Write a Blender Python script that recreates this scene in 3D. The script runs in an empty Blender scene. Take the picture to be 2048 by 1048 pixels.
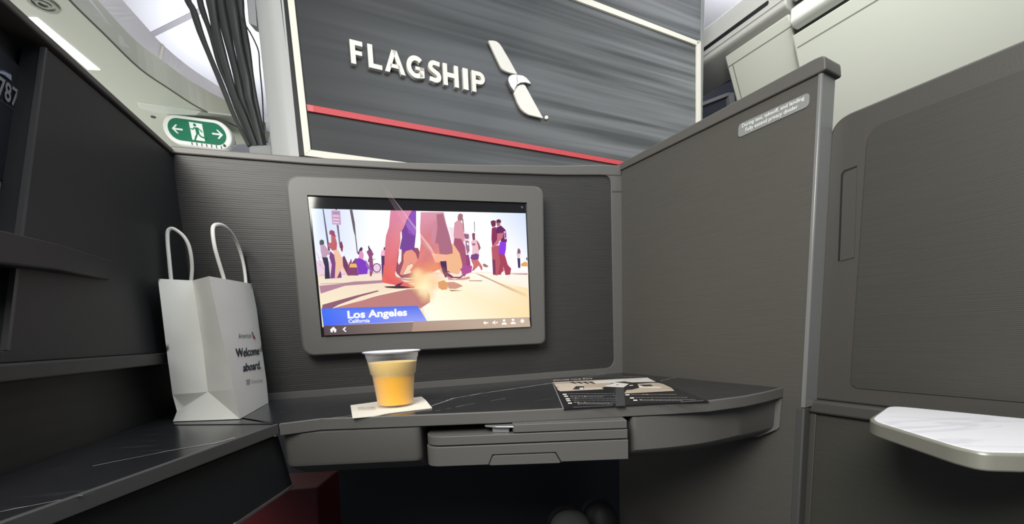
import bpy, bmesh, math, random
from mathutils import Vector, Matrix
random.seed(7)
SC = bpy.context.scene
COL = SC.collection
# ------------------------------------------------------------------ camera
F, CX, CY, ZC, ZT = 800.0, 1024.0, 768.0, 0.84, 0.74
dn = Vector((251., 6274., 800.)).normalized()          # world "down" seen in camera axes (right, down, forward)
fh = Vector((0, 0, 1)); fh = (fh - dn * fh.dot(dn)).normalized()
rt = dn.cross(fh)
M = Matrix((rt, fh, -dn))                               # camera axes -> world axes
C = Vector((0, 0, ZC))
cam = bpy.data.cameras.new('camera'); co = bpy.data.objects.new('camera', cam); COL.objects.link(co)
SC.camera = co
cam.sensor_width = 36; cam.lens = F / 2048 * 36; cam.shift_y = (CY - 524) / 2048; cam.clip_start = 0.01
r_, d_, f_ = M @ Vector((1, 0, 0)), M @ Vector((0, 1, 0)), M @ Vector((0, 0, 1))
co.matrix_world = Matrix(((r_.x, -d_.x, -f_.x, 0), (r_.y, -d_.y, -f_.y, 0), (r_.z, -d_.z, -f_.z, ZC), (0, 0, 0, 1)))
# ------------------------------------------------------------------ world, exposure, lights
SC.view_settings.view_transform = 'Standard'; SC.view_settings.look = 'None'
SC.view_settings.gamma = 1; SC.view_settings.use_curve_mapping = False
SC.view_settings.exposure = 0.0
w = bpy.data.worlds.new('cabin_air'); SC.world = w; w.use_nodes = True
w.node_tree.nodes['Background'].inputs[0].default_value = (0.86, 0.93, 1.0, 1)
w.node_tree.nodes['Background'].inputs[1].default_value = 0.22

def area(name, loc, target, sx, sy, power, color=(1, 1, 1), spread=None):
    l = bpy.data.lights.new(name, 'AREA'); l.shape = 'RECTANGLE'; l.size = sx; l.size_y = sy
    l.energy = power; l.color = color
    if spread: l.spread = spread
    o = bpy.data.objects.new(name, l); COL.objects.link(o); o.location = loc
    o.rotation_euler = (Vector(target) - Vector(loc)).to_track_quat('-Z', 'Y').to_euler()
    return o
WARM, COOL = (1.0, 0.97, 0.90), (0.90, 0.95, 1.0)
area('aisle_ceiling_wash', (0.45, 0.35, 2.15), (0.25, 0.75, 0.8), 1.4, 0.5, 8, COOL)
area('reading_light', (-0.42, -0.45, 1.55), (-0.10, 0.70, 0.82), 0.75, 0.60, 30, WARM)
area('left_cove_wash', (-0.95, 1.75, 1.74), (-0.65, 2.2, 2.3), 1.6, 0.12, 17, (0.94, 0.95, 1.0))
area('underside_fill', (-1.35, 1.0, 0.95), (-0.95, 1.05, 1.5), 0.9, 0.5, 4.2, (1.0, 1.0, 0.95))  # unseen upward fill, added to brighten the pale overhead underside
area('forward_cabin_wash', (0.5, 0.3, 2.15), (0.6, 1.6, 1.6), 0.8, 0.4, 3, COOL)
area('bin_face_wash', (0.60, 0.9, 2.15), (1.2, 1.3, 1.8), 0.2, 1.2, 9, (1.0, 1.0, 0.95))
area('right_ceiling_wash', (1.02, 1.72, 2.20), (0.98, 1.80, 2.3), 0.8, 0.2, 3.5, (0.96, 0.96, 1.0))

# ------------------------------------------------------------------ geometry from sight lines
def ray(x, y): return M @ Vector((x - CX, y - CY, F))
def onz(x, y, z=ZT):
    d = ray(x, y); return C + d * ((z - ZC) / d.z)
def atY(x, y, Y):
    d = ray(x, y); return C + d * (Y / d.y)
class Pl:
    """vertical plane through two plan points; n points towards the camera"""
    def __init__(s, p, q):
        s.p = Vector((p[0], p[1], 0)); s.u = (Vector((q[0], q[1], 0)) - s.p).normalized()
        n = s.u.cross(Vector((0, 0, 1)))
        if n.dot(Vector((0, 0, 0)) - s.p) < 0: n = -n
        s.n = n; s.z = Vector((0, 0, 1))
    def off(s, d):
        q = s.p + s.n * d; return Pl(q, q + s.u)
    def __call__(s, x, y):
        d = ray(x, y); return C + d * ((s.n.dot(s.p) - s.n.dot(C)) / s.n.dot(d))
    def at(s, t, z, d=0): return s.p + s.u * t + s.z * z + s.n * d
    def uv(s, P): return (P - s.p).dot(s.u), P.z
def quad(c):
    """bilinear patch over 4 points TL TR BR BL; (a,b) a right, b down"""
    return lambda a, b: (c[0] * (1 - a) + c[1] * a) * (1 - b) + (c[3] * (1 - a) + c[2] * a) * b
def rnd(pts, r, n=6):
    """round the corners of a closed polygon (list of Vectors); r one value or list"""
    out = []; N = len(pts)
    for i, p in enumerate(pts):
        ri = r[i] if isinstance(r, (list, tuple)) else r
        if ri <= 0: out.append(p.copy()); continue
        a, b = pts[i - 1] - p, pts[(i + 1) % N] - p
        ra = min(ri, a.length * .49, b.length * .49)
        A, B = p + a.normalized() * ra, p + b.normalized() * ra
        for k in range(n + 1):
            t = k / n; out.append(A * (1 - t) ** 2 + p * 2 * t * (1 - t) + B * t * t)
    return out
def ribbon(pts, wd, closed=False):
    """2D polyline -> outline polygons (quads chained) of width wd"""
    P = [Vector((p[0], p[1])) for p in pts]; L, R = [], []
    for i, p in enumerate(P):
        a = P[i] - P[i - 1] if i else P[1] - P[0]
        b = P[i + 1] - P[i] if i < len(P) - 1 else a
        a = a.normalized(); b = b.normalized(); t = (a + b)
        t = t.normalized() if t.length > 1e-6 else a
        k = 1 / max(.4, t.dot(a)); nn = Vector((-t.y, t.x)) * wd * .5 * k
        L.append(p + nn); R.append(p - nn)
    return L + R[::-1]
def arc(cx, cy, rx, ry, a0, a1, n=10):
    return [(cx + rx * math.cos(math.radians(a0 + (a1 - a0) * k / n)), cy + ry * math.sin(math.radians(a0 + (a1 - a0) * k / n))) for k in range(n + 1)]

ORG = {}
class MB:
    def __init__(s): s.v = []; s.f = []; s.m = []; s.c = []
    def poly(s, pts, mi=0, col=(1, 1, 1)):
        k = len(s.v); s.v += [Vector(p) for p in pts]; s.f.append(list(range(k, k + len(pts)))); s.m.append(mi); s.c.append(col)
    def ext(s, pts, vec, mi=0, col=(1, 1, 1), side=None):
        n = len(pts); k = len(s.v); vec = Vector(vec); s.v += [Vector(p) for p in pts] + [Vector(p) + vec for p in pts]
        s.f.append(list(range(k, k + n))); s.f.append(list(range(k + 2 * n - 1, k + n - 1, -1)))
        s.m += [mi, mi]; s.c += [col, col]
        for i in range(n):
            j = (i + 1) % n; s.f.append([k + i, k + n + i, k + n + j, k + j]); s.m.append(mi if side is None else side); s.c.append(col)
    def prism(s, plan, z0, z1, mi=0, side=None):
        s.ext([Vector((p[0], p[1], z1)) for p in plan], (0, 0, z0 - z1), mi, side=side)
    def loft(s, rings, mi=0, cap=True, closed=True):
        n = len(rings[0]); k = len(s.v)
        for r in rings: s.v += [Vector(p) for p in r]
        for a in range(len(rings) - 1):
            for i in range(n if closed else n - 1):
                j = (i + 1) % n; s.f.append([k + a * n + i, k + a * n + j, k + (a + 1) * n + j, k + (a + 1) * n + i]); s.m.append(mi); s.c.append((1, 1, 1))
        if cap and closed:
            s.f.append([k + i for i in range(n)][::-1]); s.f.append([k + (len(rings) - 1) * n + i for i in range(n)]); s.m += [mi, mi]; s.c += [(1, 1, 1)] * 2
    def tube(s, path, r, n=10, mi=0, flat=1.0):
        P = [Vector(p) for p in path]; rings = []; up = None
        for i, p in enumerate(P):
            t = ((P[i + 1] - p) if i < len(P) - 1 else (p - P[i - 1])) + ((p - P[i - 1]) if i else (P[1] - p)); t.normalize()
            if up is None: up = Vector((0, 0, 1)) if abs(t.z) < .8 else Vector((1, 0, 0))
            x = (up - t * up.dot(t)).normalized(); up = x; y = t.cross(x)
            rr = r[i] if isinstance(r, (list, tuple)) else r
            rings.append([p + x * rr * math.cos(2 * math.pi * k / n) + y * rr * flat * math.sin(2 * math.pi * k / n) for k in range(n)])
        s.loft(rings, mi)
    def lathe(s, c, prof, n=48, mi=0, cap=False):
        s.loft([[Vector((c[0] + .96 * r * math.cos(2 * math.pi * k / n), c[1] + .96 * r * math.sin(2 * math.pi * k / n), z)) for k in range(n)] for r, z in prof], mi, cap=cap)
    def strip(s, A, B, mi=0):
        for i in range(len(A) - 1): s.poly([A[i], A[i + 1], B[i + 1], B[i]], mi)
    def build(s, name, mats, parent=None, bevel=0, seg=3, smooth=False, recalc=True, uvu=None, sub=0, solid=0, angle=40):
        if not isinstance(mats, (list, tuple)): mats = [mats]
        me = bpy.data.meshes.new(name)
        xs = [v.x for v in s.v]; ys = [v.y for v in s.v]; zs = [v.z for v in s.v]
        org = Vector(((min(xs) + max(xs)) / 2, (min(ys) + max(ys)) / 2, min(zs)))
        me.from_pydata([v - org for v in s.v], [], s.f)
        for m in mats: me.materials.append(m)
        me.polygons.foreach_set('material_index', s.m)
        ca = me.color_attributes.new('Col', 'FLOAT_COLOR', 'CORNER')
        for p, c in zip(me.polygons, s.c):
            for q, li in enumerate(p.loop_indices):
                cc = c[q] if isinstance(c[0], (tuple, list)) else c
                ca.data[li].color = cc if len(cc) == 4 else (*cc, 1)
        if uvu:
            uv = me.uv_layers.new(name='UVMap'); U = Vector(uvu)
            for p in me.polygons:
                for li in p.loop_indices:
                    q = me.vertices[me.loops[li].vertex_index].co + org; uv.data[li].uv = (q.dot(U), q.z)
        if recalc:
            bm = bmesh.new(); bm.from_mesh(me)
            if recalc == 'weld': bmesh.ops.remove_doubles(bm, verts=bm.verts, dist=1e-5)
            bmesh.ops.recalc_face_normals(bm, faces=bm.faces); bm.to_mesh(me); bm.free()
        o = bpy.data.objects.new(name, me); COL.objects.link(o)
        ORG[o] = org; o.location = org - (ORG[parent] if parent else Vector())
        if parent: o.parent = parent
        if solid:
            q = o.modifiers.new('solid', 'SOLIDIFY'); q.thickness = solid; q.offset = 0
        if bevel:
            b = o.modifiers.new('bevel', 'BEVEL'); b.width = bevel; b.segments = seg; b.limit_method = 'ANGLE'; b.angle_limit = math.radians(35); b.harden_normals = False
        if sub:
            q = o.modifiers.new('sub', 'SUBSURF'); q.levels = q.render_levels = sub
        if smooth or bevel:
            for p in me.polygons: p.use_smooth = True
            try: me.set_sharp_from_angle(angle=math.radians(angle))
            except Exception: pass
        return o
def empty(name, loc):
    o = bpy.data.objects.new(name, None); COL.objects.link(o); o.location = loc; ORG[o] = Vector(loc); o.empty_display_size = .02; return o
def tag(o, label=None, cat=None, group=None, kind=None):
    if label: o['label'] = label
    if cat: o['category'] = cat
    if group: o['group'] = group
    if kind: o['kind'] = kind
    return o

def text2d(body, bold=0.0, res=3, spacing=1.0):
    """outline text mesh normalised: x 0..1 over its width, y 0..1 over its own bbox height (up); returns verts, faces, aspect"""
    cu = bpy.data.curves.new('t', 'FONT'); cu.body = body; cu.offset = bold; cu.resolution_u = res; cu.space_character = spacing
    o = bpy.data.objects.new('t', cu); COL.objects.link(o)
    dg = bpy.context.evaluated_depsgraph_get(); me = bpy.data.meshes.new_from_object(o.evaluated_get(dg))
    vs = [v.co.copy() for v in me.vertices]; fs = [list(p.vertices) for p in me.polygons]
    bpy.data.objects.remove(o); bpy.data.curves.remove(cu); bpy.data.meshes.remove(me)
    x0 = min(v.x for v in vs); x1 = max(v.x for v in vs); y0 = min(v.y for v in vs); y1 = max(v.y for v in vs)
    return [((v.x - x0) / (x1 - x0), (v.y - y0) / (y1 - y0)) for v in vs], fs
def put_text(mb, body, q, mi=0, col=(1, 1, 1), bold=0.0, lift=Vector(), thick=None, spacing=1.0):
    """q: quad patch function (a right, b down)"""
    vs, fs = text2d(body, bold, spacing=spacing)
    k = len(mb.v); P = [q(a, 1 - b) + lift for a, b in vs]; mb.v += P
    for f in fs: mb.f.append([k + i for i in f]); mb.m.append(mi); mb.c.append(col)

# ------------------------------------------------------------------ materials
def mat(name, col, rough=.5, metal=0.0, spec=.5, emit=None, es=1.0, bump=None, noise=None, trans=0, ior=1.45, coat=0):
    m = bpy.data.materials.new(name); m.use_nodes = True; nt = m.node_tree; b = nt.nodes['Principled BSDF']
    b.inputs['Base Color'].default_value = (*col, 1); b.inputs['Roughness'].default_value = rough; b.inputs['Metallic'].default_value = metal
    b.inputs['Specular IOR Level'].default_value = spec; b.inputs['IOR'].default_value = ior
    b.inputs['Transmission Weight'].default_value = trans; b.inputs['Coat Weight'].default_value = coat
    if emit: b.inputs['Emission Color'].default_value = (*emit, 1); b.inputs['Emission Strength'].default_value = es
    tc = nt.nodes.new('ShaderNodeTexCoord')
    n = nt.nodes.new('ShaderNodeTexNoise'); n.inputs['Scale'].default_value = 900; n.inputs['Detail'].default_value = 2
    nt.links.new(tc.outputs['Object'], n.inputs['Vector'])
    if noise:      # slight tonal variation
        mx = nt.nodes.new('ShaderNodeMix'); mx.data_type = 'RGBA'; mx.inputs[6].default_value = (*[c * (1 - noise) for c in col], 1); mx.inputs[7].default_value = (*[min(1, c * (1 + noise)) for c in col], 1)
        nt.links.new(n.outputs['Fac'], mx.inputs[0]); nt.links.new(mx.outputs[2], b.inputs['Base Color'])
    if bump:
        bp = nt.nodes.new('ShaderNodeBump'); bp.inputs['Strength'].default_value = bump; bp.inputs['Distance'].default_value = .0004
        nt.links.new(n.outputs['Fac'], bp.inputs['Height']); nt.links.new(bp.outputs[0], b.inputs['Normal'])
    return m
def ribmat(name, col, col2, scale=300, strength=.5, rough=.5, streak=0.0):
    """laminate with fine horizontal ribs"""
    m = mat(name, col, rough); nt = m.node_tree; b = nt.nodes['Principled BSDF']; L = nt.links
    tc = nt.nodes.new('ShaderNodeTexCoord'); mp = nt.nodes.new('ShaderNodeMapping'); mp.inputs['Scale'].default_value = (14, 14, scale)
    L.new(tc.outputs['Object'], mp.inputs['Vector'])
    n = nt.nodes.new('ShaderNodeTexNoise'); n.inputs['Scale'].default_value = 1; n.inputs['Detail'].default_value = 1.5; L.new(mp.outputs[0], n.inputs['Vector'])
    w_ = nt.nodes.new('ShaderNodeTexWave'); w_.bands_direction = 'Z'; w_.inputs['Scale'].default_value = scale * .3; w_.inputs['Distortion'].default_value = 1.5; w_.inputs['Detail'].default_value = 1
    w_.inputs['Detail Scale'].default_value = .4
    L.new(tc.outputs['Object'], w_.inputs['Vector'])
    ad = nt.nodes.new('ShaderNodeMath'); ad.operation = 'MULTIPLY_ADD'; ad.inputs[1].default_value = .6; L.new(w_.outputs['Fac'], ad.inputs[0]); L.new(n.outputs['Fac'], ad.inputs[2])
    cr = nt.nodes.new('ShaderNodeMix'); cr.data_type = 'RGBA'; cr.inputs[6].default_value = (*col, 1); cr.inputs[7].default_value = (*col2, 1)
    L.new(ad.outputs[0], cr.inputs[0]); L.new(cr.outputs[2], b.inputs['Base Color'])
    bp = nt.nodes.new('ShaderNodeBump'); bp.inputs['Strength'].default_value = strength; bp.inputs['Distance'].default_value = .0004
    L.new(ad.outputs[0], bp.inputs['Height']); L.new(bp.outputs[0], b.inputs['Normal'])
    return m
G_PLASTIC = mat('grey_plastic', (.108, .106, .101), .48, bump=.25, noise=.12)
G_CAP = mat('grey_cap', (.092, .088, .082), .5, bump=.25, noise=.12)
G_DARK = mat('dark_grey_plastic', (.060, .060, .060), .45, bump=.2, noise=.12)
G_METAL = mat('satin_grey_metal', (.34, .35, .35), .32, metal=.6)
CHAR = ribmat('charcoal_ribbed_laminate', (.023, .023, .024), (.039, .038, .0375), 300, .55, .5)
CHAR_L = mat('charcoal_panel', (.022, .023, .025), .5, bump=.3, noise=.15)
DIVM = ribmat('taupe_woven_laminate', (.060, .057, .051), (.077, .073, .066), 420, .25, .5)
DOORM = ribmat('olive_woven_laminate', (.036, .036, .031), (.048, .048, .041), 500, .25, .45)
DOORF = mat('taupe_plastic', (.058, .055, .050), .45, bump=.2, noise=.1)
WHITE = mat('cabin_white', (.62, .64, .56), .45, noise=.02)
WHITE2 = mat('cabin_white_trim', (.72, .74, .68), .4)
LAV = mat('lavender_white', (.74, .71, .72), .5)
CEIL = mat('ceiling_white', (.80, .80, .84), .6)
BLACK = mat('black', (.006, .006, .007), .5)
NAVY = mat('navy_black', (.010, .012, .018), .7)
LIT = mat('lit_diffuser', (1, 1, 1), .5, emit=(.95, 1, .96), es=3.5)
OFFWHITE = mat('cream_metal_trim', (.72, .70, .62), .38)
RED = mat('red_trim', (.52, .06, .07), .45)
PAPER = mat('white_kraft_paper', (.88, .88, .84), .75, bump=.2)
INK = mat('dark_ink', (.03, .035, .045), .6)
INKG = mat('grey_ink', (.42, .42, .43), .6)
INKR = mat('red_ink', (.45, .06, .05), .6)
CHROME = mat('polished_metal', (.42, .42, .41), .25, metal=.8)

# ------------------------------------------------------------------ reference planes of the suite
WALL = Pl((-.427, .697), (.257, .913))
DIV = Pl((.257, .901), (.415, .605))
E1 = Vector((.428, .580, 0)); ND = Vector((.892, .453, 0)).normalized(); LD = Vector((.453, -.892, 0)).normalized()
E2 = E1 + ND * .032
DOOR = Pl(E2, E2 + LD)
LEFT = Pl((-.517, .669), (-.517 + .307, .669 - .952))
UP = Vector((0, 0, 1))
FLOOR_Z = 0.0

# ------------------------------------------------------------------ floor and cabin ceiling
m = MB(); m.ext([Vector(p) for p in [(-2.2, -1.2, 0), (3.2, -1.2, 0), (3.2, 4.2, 0), (-2.2, 4.2, 0)]], (0, 0, -.05))
tag(m.build('floor', mat('dark_carpet', (.03, .032, .04), .95, bump=.8)), kind='structure')
m = MB(); m.ext([Vector(p) for p in [(-2.2, -1.2, 2.3), (3.2, -1.2, 2.3), (3.2, 4.2, 2.3), (-2.2, 4.2, 2.3)]], (0, 0, .05))
tag(m.build('ceiling', CEIL), kind='structure')
# far end of the cabin, closing what shows between the closet and the bins
m = MB(); m.prism([(-2.2, 4.1), (3.2, 4.1), (3.2, 4.2), (-2.2, 4.2)], 0, 2.3)
tag(m.build('wall_forward', CEIL), kind='structure')

# ------------------------------------------------------------------ front console wall
L0, R0 = -.135, .722          # plan extent along WALL.u measured from its first point
def wl(x, y, d=0): return WALL.off(d)(x, y)
top = [wl(*p) for p in [(337, 305), (480, 317), (620, 328), (800, 338), (960, 345), (1120, 350), (1190, 350)]]
rp = WALL.at((wl(1243, 345) - WALL.p).dot(WALL.u), 0)
m = MB()
body = [top[0] * 1] + top[1:] + [Vector((rp.x, rp.y, wl(1222, 350).z)), Vector((rp.x, rp.y, .715)), Vector((top[0].x, top[0].y, .715))]
m.ext(body, WALL.n * -.035)
wf = m.build('wall_front', CHAR); tag(wf, kind='structure')
# top cap, right band and bottom band: smooth grey frame standing 3 mm proud
m = MB()
capt = [wl(*p, .004) for p in [(341, 291), (480, 303), (620, 314), (800, 324), (960, 329), (1120, 331), (1200, 329), (1243, 331)]]
capb = [wl(*p, .004) for p in [(337, 305), (480, 317), (620, 328), (800, 338), (960, 345), (1120, 350), (1200, 350), (1243, 352)]]
m.ext(capt + capb[::-1], WALL.n * -.045)
m.build('top_cap', G_PLASTIC, wf, bevel=.002)
m = MB()
# inner edge: down the right band with rounded corners then along the bottom band
inner = [wl(1190, 350, .003), wl(1222, 350, .003), wl(1229, 735, .003), wl(540, 787, .003), wl(345, 801, .003)]
inn = rnd(inner, [0, .02, .022, 0, 0], 8)
outer = [wl(345, 822, .003), wl(540, 806, .003), wl(1246, 752, .003), wl(1243, 350, .003)]
m.ext(inn + outer + [wl(1215, 348, .003)], WALL.n * -.01)
m.build('frame_band', G_PLASTIC, wf, bevel=.001)
m = MB(); m.ext([wl(1224, 382, .0035), wl(1243, 382, .0035), wl(1243, 384, .0035), wl(1224, 384, .0035)], WALL.n * -.002)
m.build('seam', G_DARK, wf)

# ------------------------------------------------------------------ left wall
lf = lambda x, y, d=0: LEFT.off(d)(x, y)
zt = 1.136
cor = LEFT.at(-.004, 0)
def lp(t, z, d=0): return LEFT.at(t, z, d)
m = MB()       # upper panel: sloping rear edge, standing 2 cm proud of the recess behind it
pts = [lf(91, 94), lf(337, 305), lp(0.0, zt), lp(0.0, .833), lf(0, 736), lf(-60, 741), lf(-60, 722), lf(14, 700), lf(42, 465)]
pts = [lf(91, 94), lp(-.002, zt), lp(-.002, .832), lp(.50, .832), lf(14, 700), lf(42, 465)]
m.ext(pts, LEFT.n * -.018)
wlft = m.build('wall_left', CHAR_L, bevel=.0012); tag(wlft, kind='structure')
m = MB(); m.ext([lp(-.002, 1.1375, .003), lp(.75, 1.1375, .003), lp(.75, 1.146, .003), lp(-.002, 1.146, .003)], LEFT.n * -.046)
m.build('top_cap', G_CAP, wlft, bevel=.002)
m = MB(); m.ext([lp(-.002, .817, .006), lp(.60, .817, .006), lp(.60, .832, .006), lp(-.002, .832, .006)], LEFT.n * -.03)
m.build('shelf_edge', mat('shelf_edge_grey', (.042, .042, .041), .5, bump=.2), wlft, bevel=.002)
m = MB()       # lighter rear edge strip of the panel
e = [lf(91, 94, .001), lf(95, 97, .001), lf(48, 465, .001), lf(20, 700, .001), lf(13, 700, .001), lf(41, 465, .001)]
m.ext(e, LEFT.n * -.004); m.build('edge_strip', mat('edge_grey', (.06, .06, .063), .4), wlft)
m = MB()       # recess back wall behind and beneath
m.ext([lp(-.004, .72, -.022), lp(.72, .72, -.022), lp(.72, 1.1374, -.022), lp(-.004, 1.1374, -.022)], LEFT.n * -.02)
m.build('recess_back', ribmat('recess_charcoal', (.014, .014, .014), (.020, .020, .020), 60, .2, .55), wlft)
# armrest-like bar fading into the panel
m = MB()
A = [lf(-40, 449, .022), lf(120, 488, .02), lf(226, 521, .001)]; B = [lf(-40, 524, .022), lf(120, 540, .02), lf(220, 561, .001)]
rings = []
for a, b in zip(A, B): 
    rings.append([a, b, b - LEFT.n * .045, a - LEFT.n * .045])
m.loft(rings); m.build('ledge_bar', CHAR_L, wlft, bevel=.002)
# pocket side with light window reveal further left
m = MB()
RB = LEFT.off(-.02)
m.ext([RB(p[0], p[1]) for p in [(-6, 360), (4, 372), (10, 392), (3, 458), (-6, 462)]], LEFT.n * .002)
m.build('pale_inset', mat('pale_grey', (.42, .42, .38), .6), wlft)
# safety card in the pocket
ca = MB(); q = LEFT.off(-.0165)
cq = lambda x, y, d=0: LEFT.off(-.0165 + d)(x, y)
ca.ext([cq(-40, 60), cq(58, 150), cq(34, 372), cq(-40, 345)], LEFT.n * -.001, 0)
card = ca.build('safety_card', [mat('card_navy', (.008, .010, .017), .45)])
tag(card, 'dark navy safety card with 787 printed on it in the left pocket', 'safety card')
ca = MB()
ca.ext([cq(-2, 142, .001), cq(8, 143, .001), cq(23, 150, .001), cq(23, 162, .001), cq(10, 150, .001), cq(-2, 146, .001)], LEFT.n * -.0004, 1)
ca.ext([cq(-2, 140, .0008), cq(6, 139, .0008), cq(22, 148, .0008), cq(24, 163, .0008), cq(-2, 144, .0008)], LEFT.n * -.0004, 2)
put_text(ca, '787', quad([cq(-2, 150, .001), cq(38, 181, .001), cq(35, 218, .001), cq(-5, 190, .001)]), 0, bold=.02)
put_text(ca, 'Safety on board', quad([cq(-8, 192, .001), cq(35, 222, .001), cq(35, 226, .001), cq(-8, 197, .001)]), 3)
ca.build('printing', [mat('print_white', (.26, .27, .29), .5), mat('print_pale', (.35, .37, .42), .5), mat('print_blue', (.04, .08, .2), .5), mat('print_dim', (.10, .10, .11), .5)], card, recalc=False)

# ------------------------------------------------------------------ marble with drawn veins
MARB = mat('black_marble_laminate', (.022, .023, .026), .22, spec=.5)
nt = MARB.node_tree; b = nt.nodes['Principled BSDF']
tc = nt.nodes.new('ShaderNodeTexCoord'); mp = nt.nodes.new('ShaderNodeMapping'); mp.inputs['Rotation'].default_value = (0, 0, .5); mp.inputs['Scale'].default_value = (6, 60, 6)
nt.links.new(tc.outputs['Object'], mp.inputs[0])
n = nt.nodes.new('ShaderNodeTexNoise'); n.inputs['Scale'].default_value = 1.4; n.inputs['Detail'].default_value = 6; n.inputs['Roughness'].default_value = .7; nt.links.new(mp.outputs[0], n.inputs['Vector'])
cr = nt.nodes.new('ShaderNodeValToRGB'); cr.color_ramp.elements[0].position = .60; cr.color_ramp.elements[0].color = (.022, .023, .026, 1); cr.color_ramp.elements[1].position = .80; cr.color_ramp.elements[1].color = (.10, .10, .105, 1)
nt.links.new(n.outputs['Fac'], cr.inputs[0]); nt.links.new(cr.outputs[0], b.inputs['Base Color'])
VEIN = mat('marble_vein_white', (.42, .42, .40), .3)
VEIN2 = mat('marble_vein_grey', (.14, .14, .14), .3)
def vein(mb, px, wd=.0012, z=ZT + .0002, mi=1, broken=0):
    P = []
    for i in range(len(px) - 1):
        a, b_ = onz(*px[i], z), onz(*px[i + 1], z); k = max(2, int((b_ - a).length / .008))
        for t in range(k): P.append(a.lerp(b_, t / k))
    P.append(onz(*px[-1], z)); Q = []
    for i, p in enumerate(P):
        t = (P[min(i + 1, len(P) - 1)] - P[max(i - 1, 0)]).normalized(); s_ = Vector((-t.y, t.x, 0))
        p = p + s_ * random.uniform(-1, 1) * .0010; ww = wd * random.uniform(.35, 1.2) * .5
        Q.append((p + s_ * ww, p - s_ * ww))
    for i in range(len(Q) - 1):
        if broken and random.random() < broken: continue
        mb.poly([Q[i][0], Q[i + 1][0], Q[i + 1][1], Q[i][1]], mi)

# ------------------------------------------------------------------ console counter
lip = [(557, 848.5), (640, 838), (800, 832), (1000, 824), (1170, 815.5), (1200, 814), (1340, 807), (1419, 802), (1490, 793), (1530, 785), (1567, 776)]
front = [onz(*p) for p in lip]
backL = WALL.at(-.14, ZT, .0); backR = DIV.at(.0, ZT)
fl = onz(557, 848.5)
cnt = empty('console_counter', (0, .7, .60))
tag(cnt, 'grey-edged console counter with black veined marble top under the screen', 'counter')
m = MB()
plan = [backL] + [WALL.at(.715, ZT)] + [DIV.at(.345, ZT)] + front[::-1] + [Vector((fl.x - .0, fl.y, ZT))]
# grey rim follows the front edge, 4 mm wide, 13 mm tall
ins = [p + Vector((0, .004, 0)) if i < 8 else p + (Vector((-.35, .9, 0)).normalized() * .004) for i, p in enumerate(front)]
top_pts = [backL, WALL.at(.715, ZT), DIV.at(.325, ZT)] + ins[::-1]
m.prism(top_pts, ZT - .012, ZT)
vein(m, [(862, 812), (905, 797), (960, 787), (1030, 777), (1104, 766)], .0034)
vein(m, [(1104, 766), (1160, 757), (1195, 750), (1235, 745)], .0024, mi=1)
vein(m, [(870, 822), (920, 812), (970, 803), (1010, 797)], .0012, mi=1, broken=.4)
vein(m, [(640, 838), (690, 833), (720, 828)], .0014)
vein(m, [(880, 785), (930, 776), (1000, 768), (1060, 760)], .001, mi=2, broken=.5)
vein(m, [(880, 806), (925, 796), (985, 790)], .0009, mi=2, broken=.4)
vein(m, [(1320, 762), (1345, 756), (1352, 755)], .0016)
vein(m, [(1070, 802), (1095, 798), (1120, 795)], .001, mi=2, broken=.3)
vein(m, [(560, 826), (620, 815), (690, 806)], .001, mi=2, broken=.5)
vein(m, [(1385, 764), (1400, 763)], .0015, mi=2)
m.build('marble_top', [MARB, VEIN, VEIN2], cnt)
m = MB()
for i in range(len(front) - 1): pass
ring = lambda dz: [Vector((p.x, p.y, ZT + .0006 + dz)) for p in front] + [Vector((p.x, p.y, ZT + .0006 + dz)) for p in ins[::-1]]
m.ext(ring(0), (0, 0, -.0155)); 
m.build('edge_lip', G_PLASTIC, cnt, bevel=.0012)
zb = .7245
def fz(px, py, dy=0, z=zb): 
    p = onz(px, py, z); p.y += dy; return p
# left housing under the counter
def housing(name, xa, xb, ya, yb, depth, zt_, zb_, cham, r=.012, left=True):
    plan_ = [Vector((xa, ya, 0)), Vector((xb, yb, 0)), Vector((xb, yb + depth, 0)), Vector((xa, ya + depth, 0))]
    rr = [r, r, 0, 0]; mb = MB(); P = rnd(plan_, rr, 6); cx = sum((p for p in P), Vector()) / len(P)
    cx.y = max(ya, yb) + depth
    def sc(k, z): 
        out = []
        for p in P:
            q = p.copy(); q.y = p.y + (k if p.y < max(ya, yb) + depth * .5 else 0); out.append(Vector((q.x, q.y, z)))
        return out
    mb.loft([sc(0, zt_), sc(0.001, zb_ + cham), sc(.003, zb_ + cham * .8), sc(.028, zb_ + .003), sc(.034, zb_)])
    return mb.build(name, G_PLASTIC if name != 'left_housing' else G_PLASTIC, cnt, smooth=True, angle=30)
a = onz(556, 870, zb); b_ = onz(838, 857, zb)
# bottom heights from pixel rows
zb1 = atY(700, 944, a.y + .03).z; zc1 = atY(700, 925, a.y).z
housing('left_housing', a.x, b_.x, a.y + .004, b_.y + .004, .20, zb - .0005, zb1, zc1 - zb1)
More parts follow.
